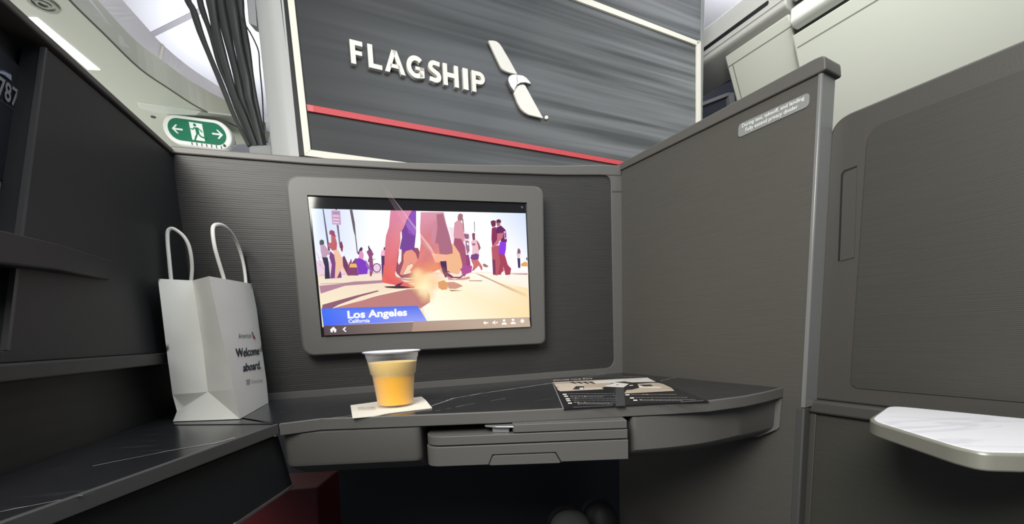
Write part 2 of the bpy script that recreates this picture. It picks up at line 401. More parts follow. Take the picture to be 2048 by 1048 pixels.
# right housing follows the curved lip
rf = [(1268, 836), (1340, 831), (1419, 823), (1490, 810), (1558, 797)]
R_ = [onz(p[0], p[1], zb) + Vector((-.001, .006, 0)) for p in rf]
zc2 = atY(1340, 912, R_[0].y).z; zb2 = atY(1340, 912, R_[0].y).z - .006
zc2 = atY(1300, 900, R_[0].y).z
m = MB(); 
plan_r = [Vector((R_[0].x, R_[0].y + .2, 0))] + [Vector((p.x, p.y, 0)) for p in R_] + [DIV.at(.335, 0, .002), DIV.at(.14, 0, .002)]
plan_r = rnd(plan_r, [0, .008, .05, .05, .05, 0, 0, 0], 5)
cc = Vector((R_[1].x, R_[1].y + .15, 0))
def rr_(k, z): return [Vector((p.x + (cc.x - p.x) * k * (.15 if p.x < R_[0].x + .012 else .6), p.y + (cc.y - p.y) * k, z)) for p in plan_r]
m.loft([rr_(0, zb - .0005), rr_(.01, zc2), rr_(.03, zc2 - .004), rr_(.20, zc2 - .018), rr_(.26, zc2 - .019)])
m.build('right_housing', G_PLASTIC, cnt, smooth=True, angle=30)
# dark shaft between the housings that the table slides from
m = MB(); m.prism([(b_.x - .002, .60), (R_[0].x + .002, .60), (R_[0].x + .002, .63), (b_.x - .002, .63)], .66, .724)
m.build('table_shaft', BLACK, cnt)

# ------------------------------------------------------------------ stowed tray table
tt = empty('tray_table', (0, .5, .64))
tag(tt, 'grey folding tray table stowed in its slot beneath the counter', 'tray table')
yl = a.y - .002
def leaf(name, pL, pR, zt_, zb_, y0, y1, r, mt, bev=.0015, depth=.14):
    P = [Vector((pL, y0, 0)), Vector((pR, y1, 0)), Vector((pR, y1 + depth, 0)), Vector((pL, y0 + depth, 0))]
    mb = MB(); mb.prism(rnd(P, r, 8), zb_, zt_); return mb.build(name, mt, tt, bevel=bev)
yt = .492
zm_t = atY(1200, 861, yt).z; zm_b = atY(1200, 879, yt).z; zl_t = atY(1200, 881.5, yt).z; zl_b = atY(1200, 920, yt).z; zu_t = atY(1200, 843, yt).z; zu_b = atY(1200, 859, yt).z
xl = atY(848, 880, yt).x; xr = atY(1255.5, 880, yt).x; xu = atY(1025, 860, yt).x
leaf('middle_leaf', xl, xr, zm_t, zm_b, yt, yt, [.026, .001, 0, 0], G_PLASTIC)
lowf = leaf('lower_leaf', xl, xr + .0005, zl_t, zl_b, yt - .001, yt - .001, [.02, .001, 0, 0], G_PLASTIC, .002)
leaf('upper_leaf', xu, xr - .0005, zu_t, zu_b, yt + .001, yt + .001, [.006, .001, 0, 0], G_PLASTIC)
leaf('inner_gap', xl + .008, xr - .004, zm_b + .0005, zl_t - .0005, yt + .006, yt + .006, [.026, .001, 0, 0], BLACK, 0)
m = MB(); hp = Pl((xl, yt - .0012), (xr, yt - .0012))
H = [hp(978, 930.5), hp(986, 911), hp(1110, 906), hp(1122, 925.5)]
m.ext(rnd(H, .003, 3), hp.n * .0012); m.build('release_handle', G_PLASTIC, tt, bevel=.0006)
m = MB()
o_ = [hp(975.5, 931), hp(984.5, 908.5), hp(1111.5, 903.5), hp(1124.5, 925.8)]
m.ext([o_[0], o_[1], o_[2], o_[3], H[3], H[2], H[1], H[0]], hp.n * .0002); m.build('handle_groove', BLACK, tt)
m = MB(); zz = zm_t + .001
lt = [Vector(p) for p in [(xu - .037, yt + .014, 0), (xu - .022, yt + .006, 0), (xu + .002, yt + .002, 0), (xu + .008, yt + .004, 0), (xu + .008, yt + .03, 0), (xu - .03, yt + .03, 0)]]
m.prism(rnd(lt, .004, 4), zz + .006, zz + .0085); m.prism([(xu - .026, yt + .012), (xu - .004, yt + .008), (xu - .004, yt + .03), (xu - .026, yt + .03)], zz - .001, zz + .0065)
m.build('latch', G_METAL, tt, bevel=.001)

# ------------------------------------------------------------------ side ledge (where the bag stands)
sl = empty('side_ledge', (-.4, .4, .55))
tag(sl, 'dark marble side ledge along the left wall with a grey edge', 'ledge')
P0 = onz(557, 848.5); P1 = onz(140, 998); dd = (P1 - P0).normalized(); P2 = P1 + dd * .35
LB0 = lp(-.002, ZT, -.02); LB1 = lp(.68, ZT, -.02)
inn_n = Vector((dd.y, -dd.x, 0)); inn_n = inn_n if inn_n.x < 0 else -inn_n
m = MB(); 
m.prism([P0 + Vector((0, 0, 0)) + inn_n * .004, P2 + inn_n * .004, LB1, LB0, backL + Vector((-.0, -.0, 0)), Vector((P0.x + .0, P0.y + .02, 0))], ZT - .012, ZT - .0004)
vz = ZT + .0001
vein(m, [(185, 932), (260, 917), (350, 899), (430, 886), (470, 875)], .0022, vz, broken=.05)
vein(m, [(0, 1023), (60, 1012), (140, 995), (190, 986)], .0014, vz, broken=.1)
vein(m, [(140, 995), (190, 985)], .0008, vz, mi=2)
m.build('marble_top', [MARB, VEIN, VEIN2], sl)
m = MB(); m.prism([P0, P2, P2 + inn_n * .0042, P0 + inn_n * .0042], ZT - .0125, ZT + .0008)
m.build('edge_lip', mat('ledge_grey', (.085, .085, .085), .42, bump=.2), sl, bevel=.001)
m = MB()       # lid joint line where the ledge meets the counter
j0, j1, j2 = onz(270, 861, ZT), onz(345, 850, ZT), onz(548, 848, ZT)
m.prism([j0, j1, j2, j2 + Vector((0, .0018, 0)), j1 + Vector((0, .0022, 0)), j0 + Vector((0, .0012, 0))], ZT - .001, ZT + .0003); m.build('joint_line', BLACK, sl)
UL = Pl(P0 + inn_n * .010, P2 + inn_n * .010)
m = MB()
g = [UL.at(0, ZT - .012), UL.at(.52, ZT - .012), UL(467, 1048), UL(583, 971)]
g = [UL(557, 872), UL.at(.52, ZT - .0125), UL.at(.52, .40), UL(467, 1048), UL(585, 969)]
m.ext(g, -UL.n * .02); m.build('side_panel', CHAR_L, sl, bevel=.001)
m = MB(); e0, e1 = UL(460, 1053), UL(585, 969)
m.ext([e0, e1, e1 + UP * -.003, e0 + UP * -.003], UL.n * .0015); m.build('edge_trim', mat('trim_grey', (.11, .11, .11), .4), sl)

# ------------------------------------------------------------------ footwell
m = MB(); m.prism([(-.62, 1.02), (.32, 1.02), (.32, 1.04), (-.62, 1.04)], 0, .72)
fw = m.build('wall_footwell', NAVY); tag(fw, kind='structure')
m = MB(); xa = atY(470, 1000, .74).x; xb = atY(636, 1000, .74).x
m.ext([atY(470, 1100, .74), atY(470, 984, .74), atY(584, 979, .74), atY(634, 975, .74), atY(641, 1100, .74)], (0, .10, 0))
tag(m.build('life_vest_box', mat('deep_red', (.07, .003, .006), .6), bevel=.003), 'dark red box low in the footwell beneath the ledge', 'storage box')
m = MB(); m.prism([(-.30, .66), (.17, .66), (.17, 1.0), (-.30, 1.0)], 0.0, .27)
tag(m.build('footrest', mat('footrest_black', (.012, .012, .014), .8), bevel=.02), 'black padded footrest deep under the counter', 'footrest')
def shoe(name, px, py, Y, wd, label, mt, mt2):
    top_ = atY(px, py, Y); m = MB(); rings = []; h0 = .27; H_ = top_.z - h0
    # a shoe resting on its heel with the toe cap up: sole faces forward (+y)
    for k in range(25):
        t = 1 - (1 - k / 24) ** 1.7; z = h0 + H_ * t
        wx = wd * (.62 + .10 * math.sin(t * 3) + .34 * t ** 1.5) * (1 if t < .8 else math.sqrt(max(0.0, 1 - ((t - .8) / .2) ** 2.2)) * .98 + .02) * .5
        dy = (.050 - .022 * t) * (1 if t < .8 else math.sqrt(max(0.0, 1 - ((t - .8) / .2) ** 2)) * .95 + .05)
        rings.append([Vector((top_.x + wx * math.cos(2 * math.pi * a_ / 20), Y + dy * .3 + dy * math.sin(2 * math.pi * a_ / 20) - .03 * (1 - t) * (1 if math.sin(2 * math.pi * a_ / 20) < 0 else 0), z)) for a_ in range(20)])
    m.loft(rings); s_ = m.build(name, mt, smooth=True, angle=80); tag(s_, label, 'shoe', 'shoes resting in the footwell')
    m = MB(); ro = [[Vector((top_.x + (v.x - top_.x) * 1.04, Y + .030 + (.014 if math.sin(2 * math.pi * a_ / 20) > 0 else 0), h0 + (v.z - h0) * .97)) for a_, v in enumerate(r_3)] for r_3 in rings[:-1]]
    m.loft(ro); m.build('sole', mt2, s_)
SG = mat('shoe_grey_mesh', (.055, .055, .056), .85, bump=.8); SB = mat('shoe_black', (.008, .008, .009), .6)
shoe('shoe', 1141, 1023, .72, .085, 'dark grey mesh toe of a shoe, left of the two in the footwell', SG, SB)
shoe('shoe', 1203, 1007, .80, .075, 'black shoe toe just right of the grey mesh one', SB, NAVY)

# ------------------------------------------------------------------ privacy divider
dv = empty('privacy_divider', (.34, .74, 0))
tag(dv, 'tall taupe privacy divider with a placard near its top right corner', 'privacy divider')
dz = lambda x, y, d=0: DIV.off(d)(x, y)
tE = (E1 - DIV.p).dot(DIV.u)
zt1 = 1.168
m = MB(); m.ext([DIV.at(-.02, 0.02), DIV.at(-.02, 1.178), DIV.at(.0, 1.177), DIV.at(tE - .001, zt1), DIV.at(tE - .001, 0.02)], -DIV.n * .029)
m.build('panel', DIVM, dv)
m = MB()    # top cap with rounded rear end
pr = [DIV.at(-.02, 1.190, .004), DIV.at(.0, 1.190, .004), DIV.at(tE - .005, 1.188, .004), DIV.at(tE + .006, 1.186, .004), DIV.at(tE + .008, 1.167, .004), DIV.at(.0, 1.176, .004), DIV.at(-.02, 1.176, .004)]
pr = rnd(pr, [0, 0, .004, .009, .003, 0, 0], 5)
m.ext(pr, -DIV.n * .042); m.build('top_cap', G_CAP, dv, bevel=.003)
m = MB()    # polished end post, upper
tp = lambda t, d: DIV.at(t, 0, d)
m.prism([tp(tE - .0025, .0012), tp(tE + .0015, .0012), tp(tE + .003, -.0005), tp(tE + .003, -.033), tp(tE - .0025, -.033)], .7135, zt1 - .0005)
m.build('end_post', mat('end_post_grey', (.20, .205, .205), .30, metal=.15), dv, bevel=.0008)
m = MB()
m.prism([tp(tE - .008, .0012), tp(tE + .0015, .0012), tp(tE + .003, -.0005), tp(tE + .003, -.012), tp(tE - .008, -.012)], .02, .7125)
m.build('lower_post', G_DARK, dv, bevel=.0008)
# placard
pb = [dz(1477, 249, .0012), dz(1619, 184, .0012), dz(1618, 212, .0012), dz(1476, 276, .0012)]
m = MB(); m.ext(rnd(pb, .006, 6), -DIV.n * .001)
pk = m.build('placard', mat('placard_grey', (.22, .23, .23), .4), dv)
q = quad([p + DIV.n * .0004 for p in pb])
sub = lambda q_, a0, b0, a1, b1: (lambda a_, b_: q_(a0 + (a1 - a0) * a_, b0 + (b1 - b0) * b_))
m = MB(); put_text(m, 'During taxi, takeoff, and landing', sub(q, .06, .10, .94, .46), bold=.01)
put_text(m, 'Fully extend privacy divider', sub(q, .12, .50, .86, .88), bold=.01)
m.build('lettering', mat('placard_white', (.72, .74, .74), .5), pk, recalc=False)

# ------------------------------------------------------------------ suite door (right)
sd = empty('suite_door', (.55, .42, 0)); tag(sd, 'olive-grey sliding suite door at the right with a recessed handle slot', 'door')
dr = lambda x, y, d=0: DOOR.off(d)(x, y)
ztop = 1.109; zc_ = .7225
uE = DOOR.uv(Vector((E2.x, E2.y, 0)))[0]; sg = 1 if DOOR.u.dot(LD) > 0 else -1
DA = lambda s_, z, d=0: DOOR.at(uE + sg * s_, z, d)
m = MB(); P = rnd([DA(0, zc_), DA(0, 1.1145), DA(.75, 1.1145), DA(.75, zc_)], [0, .026, 0, 0], 10)
m.ext(P, -DOOR.n * .03); m.build('frame', DOORF, sd, bevel=.003)
m = MB(); ip = [dr(1705, 775, .0012), dr(1740, 243, .0012), DA(.60, 1.0855, .0012), DA(.60, .7445, .0012)]
tl = DOOR.uv(dr(1712, 600))[0]
t0 = abs(tl - uE)
P = rnd([DA(t0, .7445, .0012), DA(t0, 1.086, .0012), DA(.62, 1.086, .0012), DA(.62, .7445, .0012)], [.012, .022, 0, 0], 10)
m.ext(P, -DOOR.n * .002); m.build('inset_panel', DOORM, sd, bevel=.0008)
hs = [dr(1676, 522, .0006), dr(1682, 349, .0006), dr(1687, 341, .0006), dr(1714, 331, .0006), dr(1714, 333.5, .0006), dr(1689, 343.5, .0006), dr(1685.5, 351, .0006), dr(1679, 522, .0006)]
m = MB(); m.ext(hs, -DOOR.n * .0005); hh = m.build('handle_slot', BLACK, sd)
m = MB(); m.ext([dr(1686, 351, .0012), dr(1714, 335, .0012), dr(1708, 515, .0012), dr(1680, 522, .0012)], -DOOR.n * .0006); m.build('handle_plate', DOORF, sd)
m = MB(); P = [DA(-.006, .7225, .012), DA(.75, .7225, .012), DA(.75, .703, .012), DA(-.006, .703, .012)]
m.ext(P, -DOOR.n * .03); m.build('base_rail', DOORF, sd, bevel=.004)
m = MB(); m.ext([DA(.004, .02, .004), DA(.004, .7025, .004), DA(.75, .7025, .004), DA(.75, .02, .004)], -DOOR.n * .02); m.build('lower_panel', DOORM, sd)
m = MB(); m.ext([DA(-.004, .02, .007), DA(-.004, .7025, .007), DA(.006, .7025, .007), DA(.006, .02, .007)], -DOOR.n * .02); m.build('lower_post', DOORF, sd, bevel=.001)

# ------------------------------------------------------------------ side tray with white marble top
zs = .735
st = empty('side_table', (.45, .38, .70)); tag(st, 'rounded white marble side table with a pale metal edge at the lower right', 'side table')
out = [(1778, 810), (1734, 838), (1736, 846), (1912, 893), (1966, 905), (2048, 907)]
S = [onz(*p, zs) for p in out]
ex = LD * .22
back = onz(2048, 836, zs)
outl = [S[0], S[1] + (S[1] - S[0]) * .02, S[3], S[4], S[5], S[5] + Vector((.25, .0, 0)), back + LD * .10 + Vector((.12, 0, 0)), back]
outl = rnd(outl, [.018, .02, .03, .02, .0, 0, 0, 0], 8)
m = MB(); m.prism(outl, zs - .0155, zs - .0006)
m.build('metal_edge', mat('champagne_metal', (.30, .30, .26), .38, metal=.35), st, bevel=.002)
WM = mat('white_marble', (.78, .78, .82), .25)
nt = WM.node_tree; b = nt.nodes['Principled BSDF']; tc = nt.nodes.new('ShaderNodeTexCoord'); mp = nt.nodes.new('ShaderNodeMapping'); mp.inputs['Rotation'].default_value = (0, 0, .9); mp.inputs['Scale'].default_value = (5, 14, 5)
nt.links.new(tc.outputs['Object'], mp.inputs[0]); n = nt.nodes.new('ShaderNodeTexNoise'); n.inputs['Scale'].default_value = 1.1; n.inputs['Detail'].default_value = 5; n.inputs['Distortion'].default_value = .6; nt.links.new(mp.outputs[0], n.inputs['Vector'])
cr = nt.nodes.new('ShaderNodeValToRGB'); cr.color_ramp.elements[0].position = .47; cr.color_ramp.elements[0].color = (.80, .80, .85, 1); cr.color_ramp.elements[1].position = .53; cr.color_ramp.elements[1].color = (.80, .80, .84, 1)
e_ = cr.color_ramp.elements.new(.50); e_.color = (.68, .68, .74, 1)
nt.links.new(n.outputs['Fac'], cr.inputs[0]); nt.links.new(cr.outputs[0], b.inputs['Base Color'])
cen = sum(outl, Vector()) / len(outl)
m = MB(); m.prism([p + (cen - p).normalized() * .0035 for p in outl], zs - .003, zs); m.build('marble_top', WM, st, bevel=.0006)
m = MB(); bs = DOOR.at(DOOR.uv(S[0])[0], 0)
m.prism([back + LD * .02, back + LD * .09, back + LD * .09 + ND * .04, back + LD * .02 + ND * .04], zs - .014, zs - .004); m.build('bracket', G_DARK, st)

# ------------------------------------------------------------------ monitor
WN = WALL.n
scp = WALL.off(.030)
mo = empty('monitor', scp(830, 700) - WN * .01); tag(mo, 'grey framed wall screen showing a Los Angeles street video', 'screen')
def sp(x, y, d=0): return WALL.off(.030 + d)(x, y)
OUT = [sp(568, 349), sp(1088, 372), sp(1092.5, 688), sp(605, 713)]
INN = [sp(614, 390), sp(1054, 405), sp(1064, 653), sp(643, 674.5)]
R1 = rnd(OUT, [.022, .020, .014, .020], 8)
m = MB(); R_in = []
n1 = len(R1)
R0_ = [p - WN * .029 for p in R1]
# outer shell, rounded front edge
cen = sum(OUT, Vector()) / 4
def shrink(R, k): return [p + (cen - p).normalized() * k for p in R]
m.loft([R0_, [p - WN * .006 for p in R1], [p - WN * .0018 for p in shrink(R1, .0012)], shrink(R1, .0045)], cap=False)
base = len(m.v) - n1
# front ring: connect to inner rectangle
k = len(m.v); m.v += [p.copy() for p in INN] + [p - WN * .004 for p in INN]
seg = 9
for c_ in range(4):
    for i in range(seg - 1):
        m.f.append([base + c_ * seg + i, base + c_ * seg + i + 1, k + c_]); m.m.append(0); m.c.append((1, 1, 1))
    j = (c_ + 1) % 4
    m.f.append([base + c_ * seg + seg - 1, base + j * seg, k + j, k + c_]); m.m.append(0); m.c.append((1, 1, 1))
    m.f.append([k + c_, k + j, k + 4 + j, k + 4 + c_]); m.m.append(0); m.c.append((1, 1, 1))
m.build('bezel', G_PLASTIC, mo, smooth=True, angle=14)
m = MB(); m.ext([p - WN * .004 for p in INN], -WN * .015)
GL = mat('display_glass', (.008, .008, .009), .06, spec=.7)
m.build('glass', GL, mo)
# the picture on the display: flat coloured shapes, drawn in z5 coordinates
SCRM = bpy.data.materials.new('display_picture'); SCRM.use_nodes = True; nt = SCRM.node_tree; b = nt.nodes['Principled BSDF']
b.inputs['Base Color'].default_value = (.01, .01, .01, 1); b.inputs['Roughness'].default_value = .12; b.inputs['Specular IOR Level'].default_value = .5
at_ = nt.nodes.new('ShaderNodeVertexColor'); at_.layer_name = 'Col'; nt.links.new(at_.outputs[0], b.inputs['Emission Color']); b.inputs['Emission Strength'].default_value = 1.04; nt.links.new(at_.outputs['Alpha'], b.inputs['Alpha'])
def lin(c): return (lin(c[:3]) + (c[3],)) if len(c) == 4 else tuple((v / 255 / 12.92 if v <= 10 else ((v / 255 + .055) / 1.055) ** 2.4) for v in c)
LAY = [0]
pic = MB()
ZX, ZY, ZS = 560, 330, 2.6196
def S5(x, y, lay=None): return WALL.off(.030 - .0038 + .00006 * (LAY[0] if lay is None else lay))(ZX + x / ZS, ZY + y / ZS)
def shp(pts, col, cols=None):
    LAY[0] += 1; pic.poly([S5(*p) for p in pts], 0, [lin(c) for c in cols] if cols else lin(col))
def zA(pts, col, cols=None):     # coordinates of the top-left blow-up
    shp([((610 + x / 6.548 - 560) * ZS, (380 + y / 6.55 - 330) * ZS) for x, y in pts], col, cols)
def zB(pts, col, cols=None):
    shp([((840 + x / 6.548 - 560) * ZS, (380 + y / 6.55 - 330) * ZS) for x, y in pts], col, cols)
def zC(pts, col, cols=None):
    shp([((630 + x / 6.987 - 560) * ZS, (530 + y / 6.987 - 330) * ZS) for x, y in pts], col, cols)
def zD(pts, col, cols=None):
    shp([((840 + x / 6.987 - 560) * ZS, (530 + y / 6.987 - 330) * ZS) for x, y in pts], col, cols)
# sky (blue at the corners, white in the middle) and sand
shp([(162, 228), (480, 236), (480, 575), (196, 575)], None, [(188, 205, 250), (248, 250, 255), (255, 255, 255), (250, 248, 255)])
shp([(480, 236), (1000, 246), (1000, 575), (480, 575)], (255, 255, 255))
shp([(1000, 246), (1287, 253), (1301, 575), (1000, 575)], None, [(255, 255, 255), (205, 220, 252), (252, 250, 255), (255, 255, 255)])
shp([(196, 566), (1300, 560), (1308, 800), (222, 850)], None, [(240, 222, 205), (252, 235, 225), (250, 225, 175), (250, 238, 200)])
shp([(700, 575), (1300, 562), (1307, 800), (770, 818)], None, [(255, 250, 225), (255, 245, 238), (250, 222, 170), (255, 255, 235)])
# hazy skyline band on the horizon
shp([(190, 500), (560, 520), (560, 566), (196, 572)], (232, 205, 225))
zC([(60, 130), (960, 100), (960, 118), (440, 138), (60, 160)], (225, 195, 190))
# long ground shadows
zC([(60, 290), (430, 255), (590, 228), (700, 225), (960, 210), (1000, 245), (420, 290), (80, 400), (70, 340)], (178, 130, 150))
zC([(70, 260), (440, 250), (590, 225), (460, 255), (80, 265)], (130, 95, 95))
zC([(105, 555), (300, 500), (560, 430), (870, 355), (900, 365), (640, 440), (330, 555), (230, 610), (95, 615)], (140, 90, 110))
zC([(230, 610), (560, 520), (820, 440), (1300, 340), (1560, 330), (1607, 420), (1607, 520), (1470, 610), (1430, 575), (800, 590)], (190, 125, 122))
zC([(560, 528), (850, 420), (1100, 350), (1310, 335), (1100, 372), (800, 450)], (250, 235, 215))
zC([(1120, 160), (1300, 200), (1560, 170), (1400, 230), (1150, 200)], (196, 150, 150))
zC([(960, 245), (1280, 240), (1560, 215), (1350, 250), (1100, 260)], (190, 150, 145))
zD([(760, 110), (870, 140), (1060, 230), (1260, 310), (1500, 410), (1505, 460), (1250, 345), (1010, 225), (830, 145)], (200, 160, 128))
zD([(950, 120), (1505, 115), (1505, 138), (1330, 132), (1230, 120)], (190, 150, 160))
zD([(680, 215), (880, 215), (860, 228), (690, 225)], (170, 130, 120))
zD([(400, 345), (600, 357), (440, 368)], (160, 130, 100))
zD([(1000, 230), (1505, 320), (1530, 720), (1000, 700)], None, [(250, 226, 180, 0.0), (250, 222, 170, .9), (248, 222, 172, .9), (250, 226, 180, 0.0)])
# pole, palm, sign, mast
zA([(228, 248), (244, 250), (328, 800), (302, 790)], (70, 62, 80))
zA([(585, 258), (620, 258), (652, 430), (668, 600), (694, 830), (680, 830), (655, 605), (632, 520)], (96, 84, 92))
zA([(412, 455), (440, 458), (470, 760), (455, 760)], (120, 100, 116))
zA([(345, 266), (460, 272), (472, 455), (356, 450)], (190, 150, 184))
for yy in (290, 330, 375, 415):
    zA([(362, yy), (448, yy + 4), (452, yy + 22), (366, yy + 18)], (228, 200, 224) if yy > 300 else (165, 120, 160))
zA([(385, 246), (430, 248), (410, 264)], (60, 45, 80))
zB([(552, 370), (566, 380), (582, 560), (566, 550)], (120, 100, 110))
zB([(706, 415), (716, 415), (720, 548), (712, 548)], (120, 110, 130))
# bystanders on the left
zA([(190, 665), (215, 648), (245, 660), (252, 700), (240, 720), (200, 730), (190, 700)], (42, 60, 70))
zA([(200, 720), (250, 715), (300, 780), (330, 820), (318, 850), (290, 850), (285, 890), (225, 885), (205, 800)], (190, 150, 178))
zA([(222, 880), (298, 885), (310, 960), (318, 1048), (330, 1160), (260, 1165), (258, 1000)], (40, 30, 70))
zA([(330, 800), (395, 860), (440, 960), (475, 1100), (480, 1150), (330, 1160), (350, 980), (318, 880)], (120, 60, 125))
zA([(318, 540), (345, 522), (385, 540), (395, 590), (412, 610), (370, 612), (318, 575)], (150, 62, 95))
zA([(340, 600), (395, 605), (420, 700), (415, 780), (370, 800), (300, 740), (305, 690), (345, 690)], (190, 92, 100))
zA([(372, 790), (430, 780), (480, 880), (545, 1010), (600, 1120), (560, 1130), (480, 1020), (420, 1150), (390, 1150), (400, 960)], (238, 190, 160))
zA([(455, 690), (480, 670), (500, 740), (490, 815), (470, 790)], (120, 50, 70))
zA([(490, 880), (515, 860), (530, 890), (560, 960), (580, 1040), (560, 1120), (500, 1000)], (110, 52, 92))
for p0, p1 in (((150, 820), (200, 950)), ((170, 950), (240, 1040)), ((160, 900), (230, 860)), ((180, 1000), (220, 960))):
    zA([p0, (p0[0] + 6, p0[1]), (p1[0] + 6, p1[1]), p1], (190, 150, 185))
zA([(555, 1010), (590, 935), (600, 900), (612, 920), (610, 960), (655, 900), (675, 890), (690, 960), (690, 1040), (700, 1120), (560, 1120)], (130, 60, 110))
zA([(590, 965), (700, 965), (698, 1015), (582, 1015)], (236, 180, 100))
zA([(690, 830), (720, 760), (740, 745), (758, 770), (745, 800), (700, 850)], (75, 35, 90))
zA([(715, 800), (752, 800), (770, 850), (765, 905), (700, 900)], (225, 145, 190))
zA([(680, 900), (700, 890), (760, 910), (815, 950), (830, 1000), (815, 1100), (700, 1110), (690, 1030), (665, 950)], (125, 52, 190))
zA([(825, 740), (835, 725), (850, 760), (880, 800), (890, 850), (870, 850), (835, 790)], (60, 30, 60))
zA([(835, 780), (870, 790), (900, 840), (880, 870), (890, 920), (895, 1050), (870, 1130), (850, 1130), (842, 950), (820, 940), (838, 880), (805, 810)], (140, 70, 120))
for rr in (0,):
    c0 = arc(940, 1020, 55, 62, 0, 360, 20); c1 = arc(940, 1020, 44, 50, 0, 360, 20)
    for i in range(20): zA([c0[i], c0[i + 1], c1[i + 1], c1[i]], (110, 55, 110))
zA([(890, 905), (920, 905), (920, 912), (890, 912)], (90, 40, 80))
zA([(790, 900), (830, 980), (880, 1060), (870, 1080), (800, 1000)], (150, 100, 190))
zA([(1030, 755), (1052, 745), (1055, 790), (1030, 785)], (80, 40, 70))
zA([(1000, 800), (1020, 782), (1052, 790), (1052, 870), (990, 860)], (235, 180, 210))
zA([(998, 860), (1045, 862), (1045, 1160), (1010, 1165)], (78, 40, 95))
# walkers behind, centre
zA([(1190, 900), (1245, 760), (1290, 740), (1480, 760), (1520, 860), (1520, 1060), (1490, 1150), (1260, 1150), (1200, 1090), (1170, 1020)], (150, 76, 100))
zA([(1235, 780), (1265, 775), (1260, 930), (1230, 980), (1215, 940)], (252, 240, 240))
zA([(1385, 270), (1455, 270), (1455, 560), (1430, 790), (1300, 815), (1240, 760), (1270, 620), (1265, 540), (1330, 400)], (118, 62, 150))
zA([(1400, 275), (1450, 275), (1452, 560), (1420, 600), (1350, 560), (1330, 430)], (140, 75, 185))
zA([(1320, 800), (1400, 780), (1450, 830), (1506, 1000), (1530, 1130), (1490, 1140), (1400, 950), (1330, 1010), (1270, 1120), (1240, 1100), (1290, 950), (1290, 850)], (232, 150, 130))
zA([(1340, 1000), (1400, 960), (1440, 1040), (1380, 1090), (1280, 1110)], (248, 225, 200))
# orange disc (ball / board) and vehicle
zB([(370, 700), (430, 705), (500, 770), (550, 860), (560, 960), (545, 1050), (490, 1120), (430, 1150), (330, 1130), (250, 1050), (190, 960), (300, 800)], (240, 182, 140))
zB([(370, 485), (430, 490), (640, 570), (655, 590), (640, 900), (600, 940), (560, 860), (430, 700)], (240, 225, 235))
zB([(570, 570), (640, 580), (640, 640), (590, 640)], (150, 95, 125))
zB([(595, 660), (640, 670), (650, 800), (620, 840), (600, 760)], (160, 110, 140))
zB([(610, 690), (635, 690), (640, 720), (620, 725)], (250, 235, 240))
# man in pale top behind the disc
zB([(492, 350), (505, 315), (535, 306), (562, 325), (560, 390), (530, 410), (495, 400)], (165, 110, 122))
zB([(450, 430), (490, 400), (530, 400), (560, 450), (575, 560), (585, 660), (560, 690), (540, 640), (450, 640), (440, 600)], (215, 150, 165))
zB([(450, 630), (540, 640), (590, 740), (610, 900), (620, 1060), (590, 1130), (540, 1130), (555, 980), (520, 830), (440, 710)], (165, 82, 112))
# woman in white top
zB([(680, 575), (700, 560), (722, 570), (720, 620), (725, 650), (690, 660)], (135, 72, 95))
zB([(665, 680), (700, 655), (740, 655), (775, 720), (792, 760), (770, 800), (775, 860), (740, 860), (680, 850), (685, 760)], (235, 190, 200))
zB([(680, 700), (725, 700), (720, 725), (690, 725)], (150, 90, 115))
zB([(740, 650), (775, 700), (795, 760), (770, 800), (762, 740)], (160, 84, 110))
zB([(670, 850), (740, 830), (775, 850), (765, 910), (700, 925), (660, 900)], (120, 62, 130))
zB([(665, 915), (760, 915), (815, 1000), (818, 1050), (800, 1050), (770, 990), (700, 1060), (680, 1060), (700, 990)], (205, 110, 110))
zB([(600, 850), (640, 850), (660, 960), (665, 1080), (600, 1090), (610, 960)], (150, 60, 130))
zB([(820, 970), (850, 965), (900, 1000), (870, 1015), (830, 1000)], (150, 120, 100))
# two men on the right
zB([(925, 410), (960, 395), (995, 405), (990, 470), (950, 490), (930, 450)], (110, 36, 70))
zB([(940, 500), (990, 480), (1020, 560), (1030, 700), (950, 760), (935, 640)], (135, 38, 85))
zB([(935, 745), (1030, 720), (1060, 830), (1100, 1060), (1010, 1120), (955, 1110), (945, 900)], (180, 85, 100))
zB([(945, 900), (985, 920), (990, 1100), (960, 1110)], (120, 50, 85))
zB([(1000, 395), (1030, 380), (1060, 395), (1062, 430), (1000, 430)], (95, 30, 70))
zB([(1000, 430), (1050, 430), (1050, 470), (1010, 475)], (190, 95, 120))
zB([(1000, 490), (1060, 465), (1110, 510), (1135, 550), (1138, 680), (1060, 680), (1050, 580), (1000, 570)], (100, 26, 88))
zB([(1095, 545), (1135, 535), (1140, 640), (1108, 645)], (225, 190, 225))
zB([(1106, 560), (1124, 560), (1126, 625), (1112, 628)], (110, 40, 100))
zB([(1010, 570), (1090, 560), (1085, 620), (1000, 720), (945, 760), (960, 720), (1010, 650)], (200, 110, 125))
zB([(1045, 680), (1130, 680), (1125, 780), (1110, 850), (1030, 835), (1035, 740)], (140, 52, 225))
zB([(1035, 835), (1112, 850), (1150, 980), (1195, 1030), (1180, 1110), (1120, 1115), (1090, 1000), (1060, 1110), (1020, 1110), (1050, 960)], (165, 60, 85))
zB([(1280, 770), (1300, 765), (1318, 800), (1312, 850), (1270, 850)], (130, 90, 110))
zB([(1265, 835), (1308, 830), (1310, 890), (1275, 890)], (225, 200, 210))
zB([(1275, 890), (1312, 895), (1315, 1020), (1285, 1022)], (60, 40, 90))
zB([(1320, 970), (1370, 940), (1405, 950), (1410, 1000), (1330, 1000)], (225, 165, 90))
zB([(1390, 890), (1405, 880), (1408, 920), (1392, 915)], (60, 60, 60))
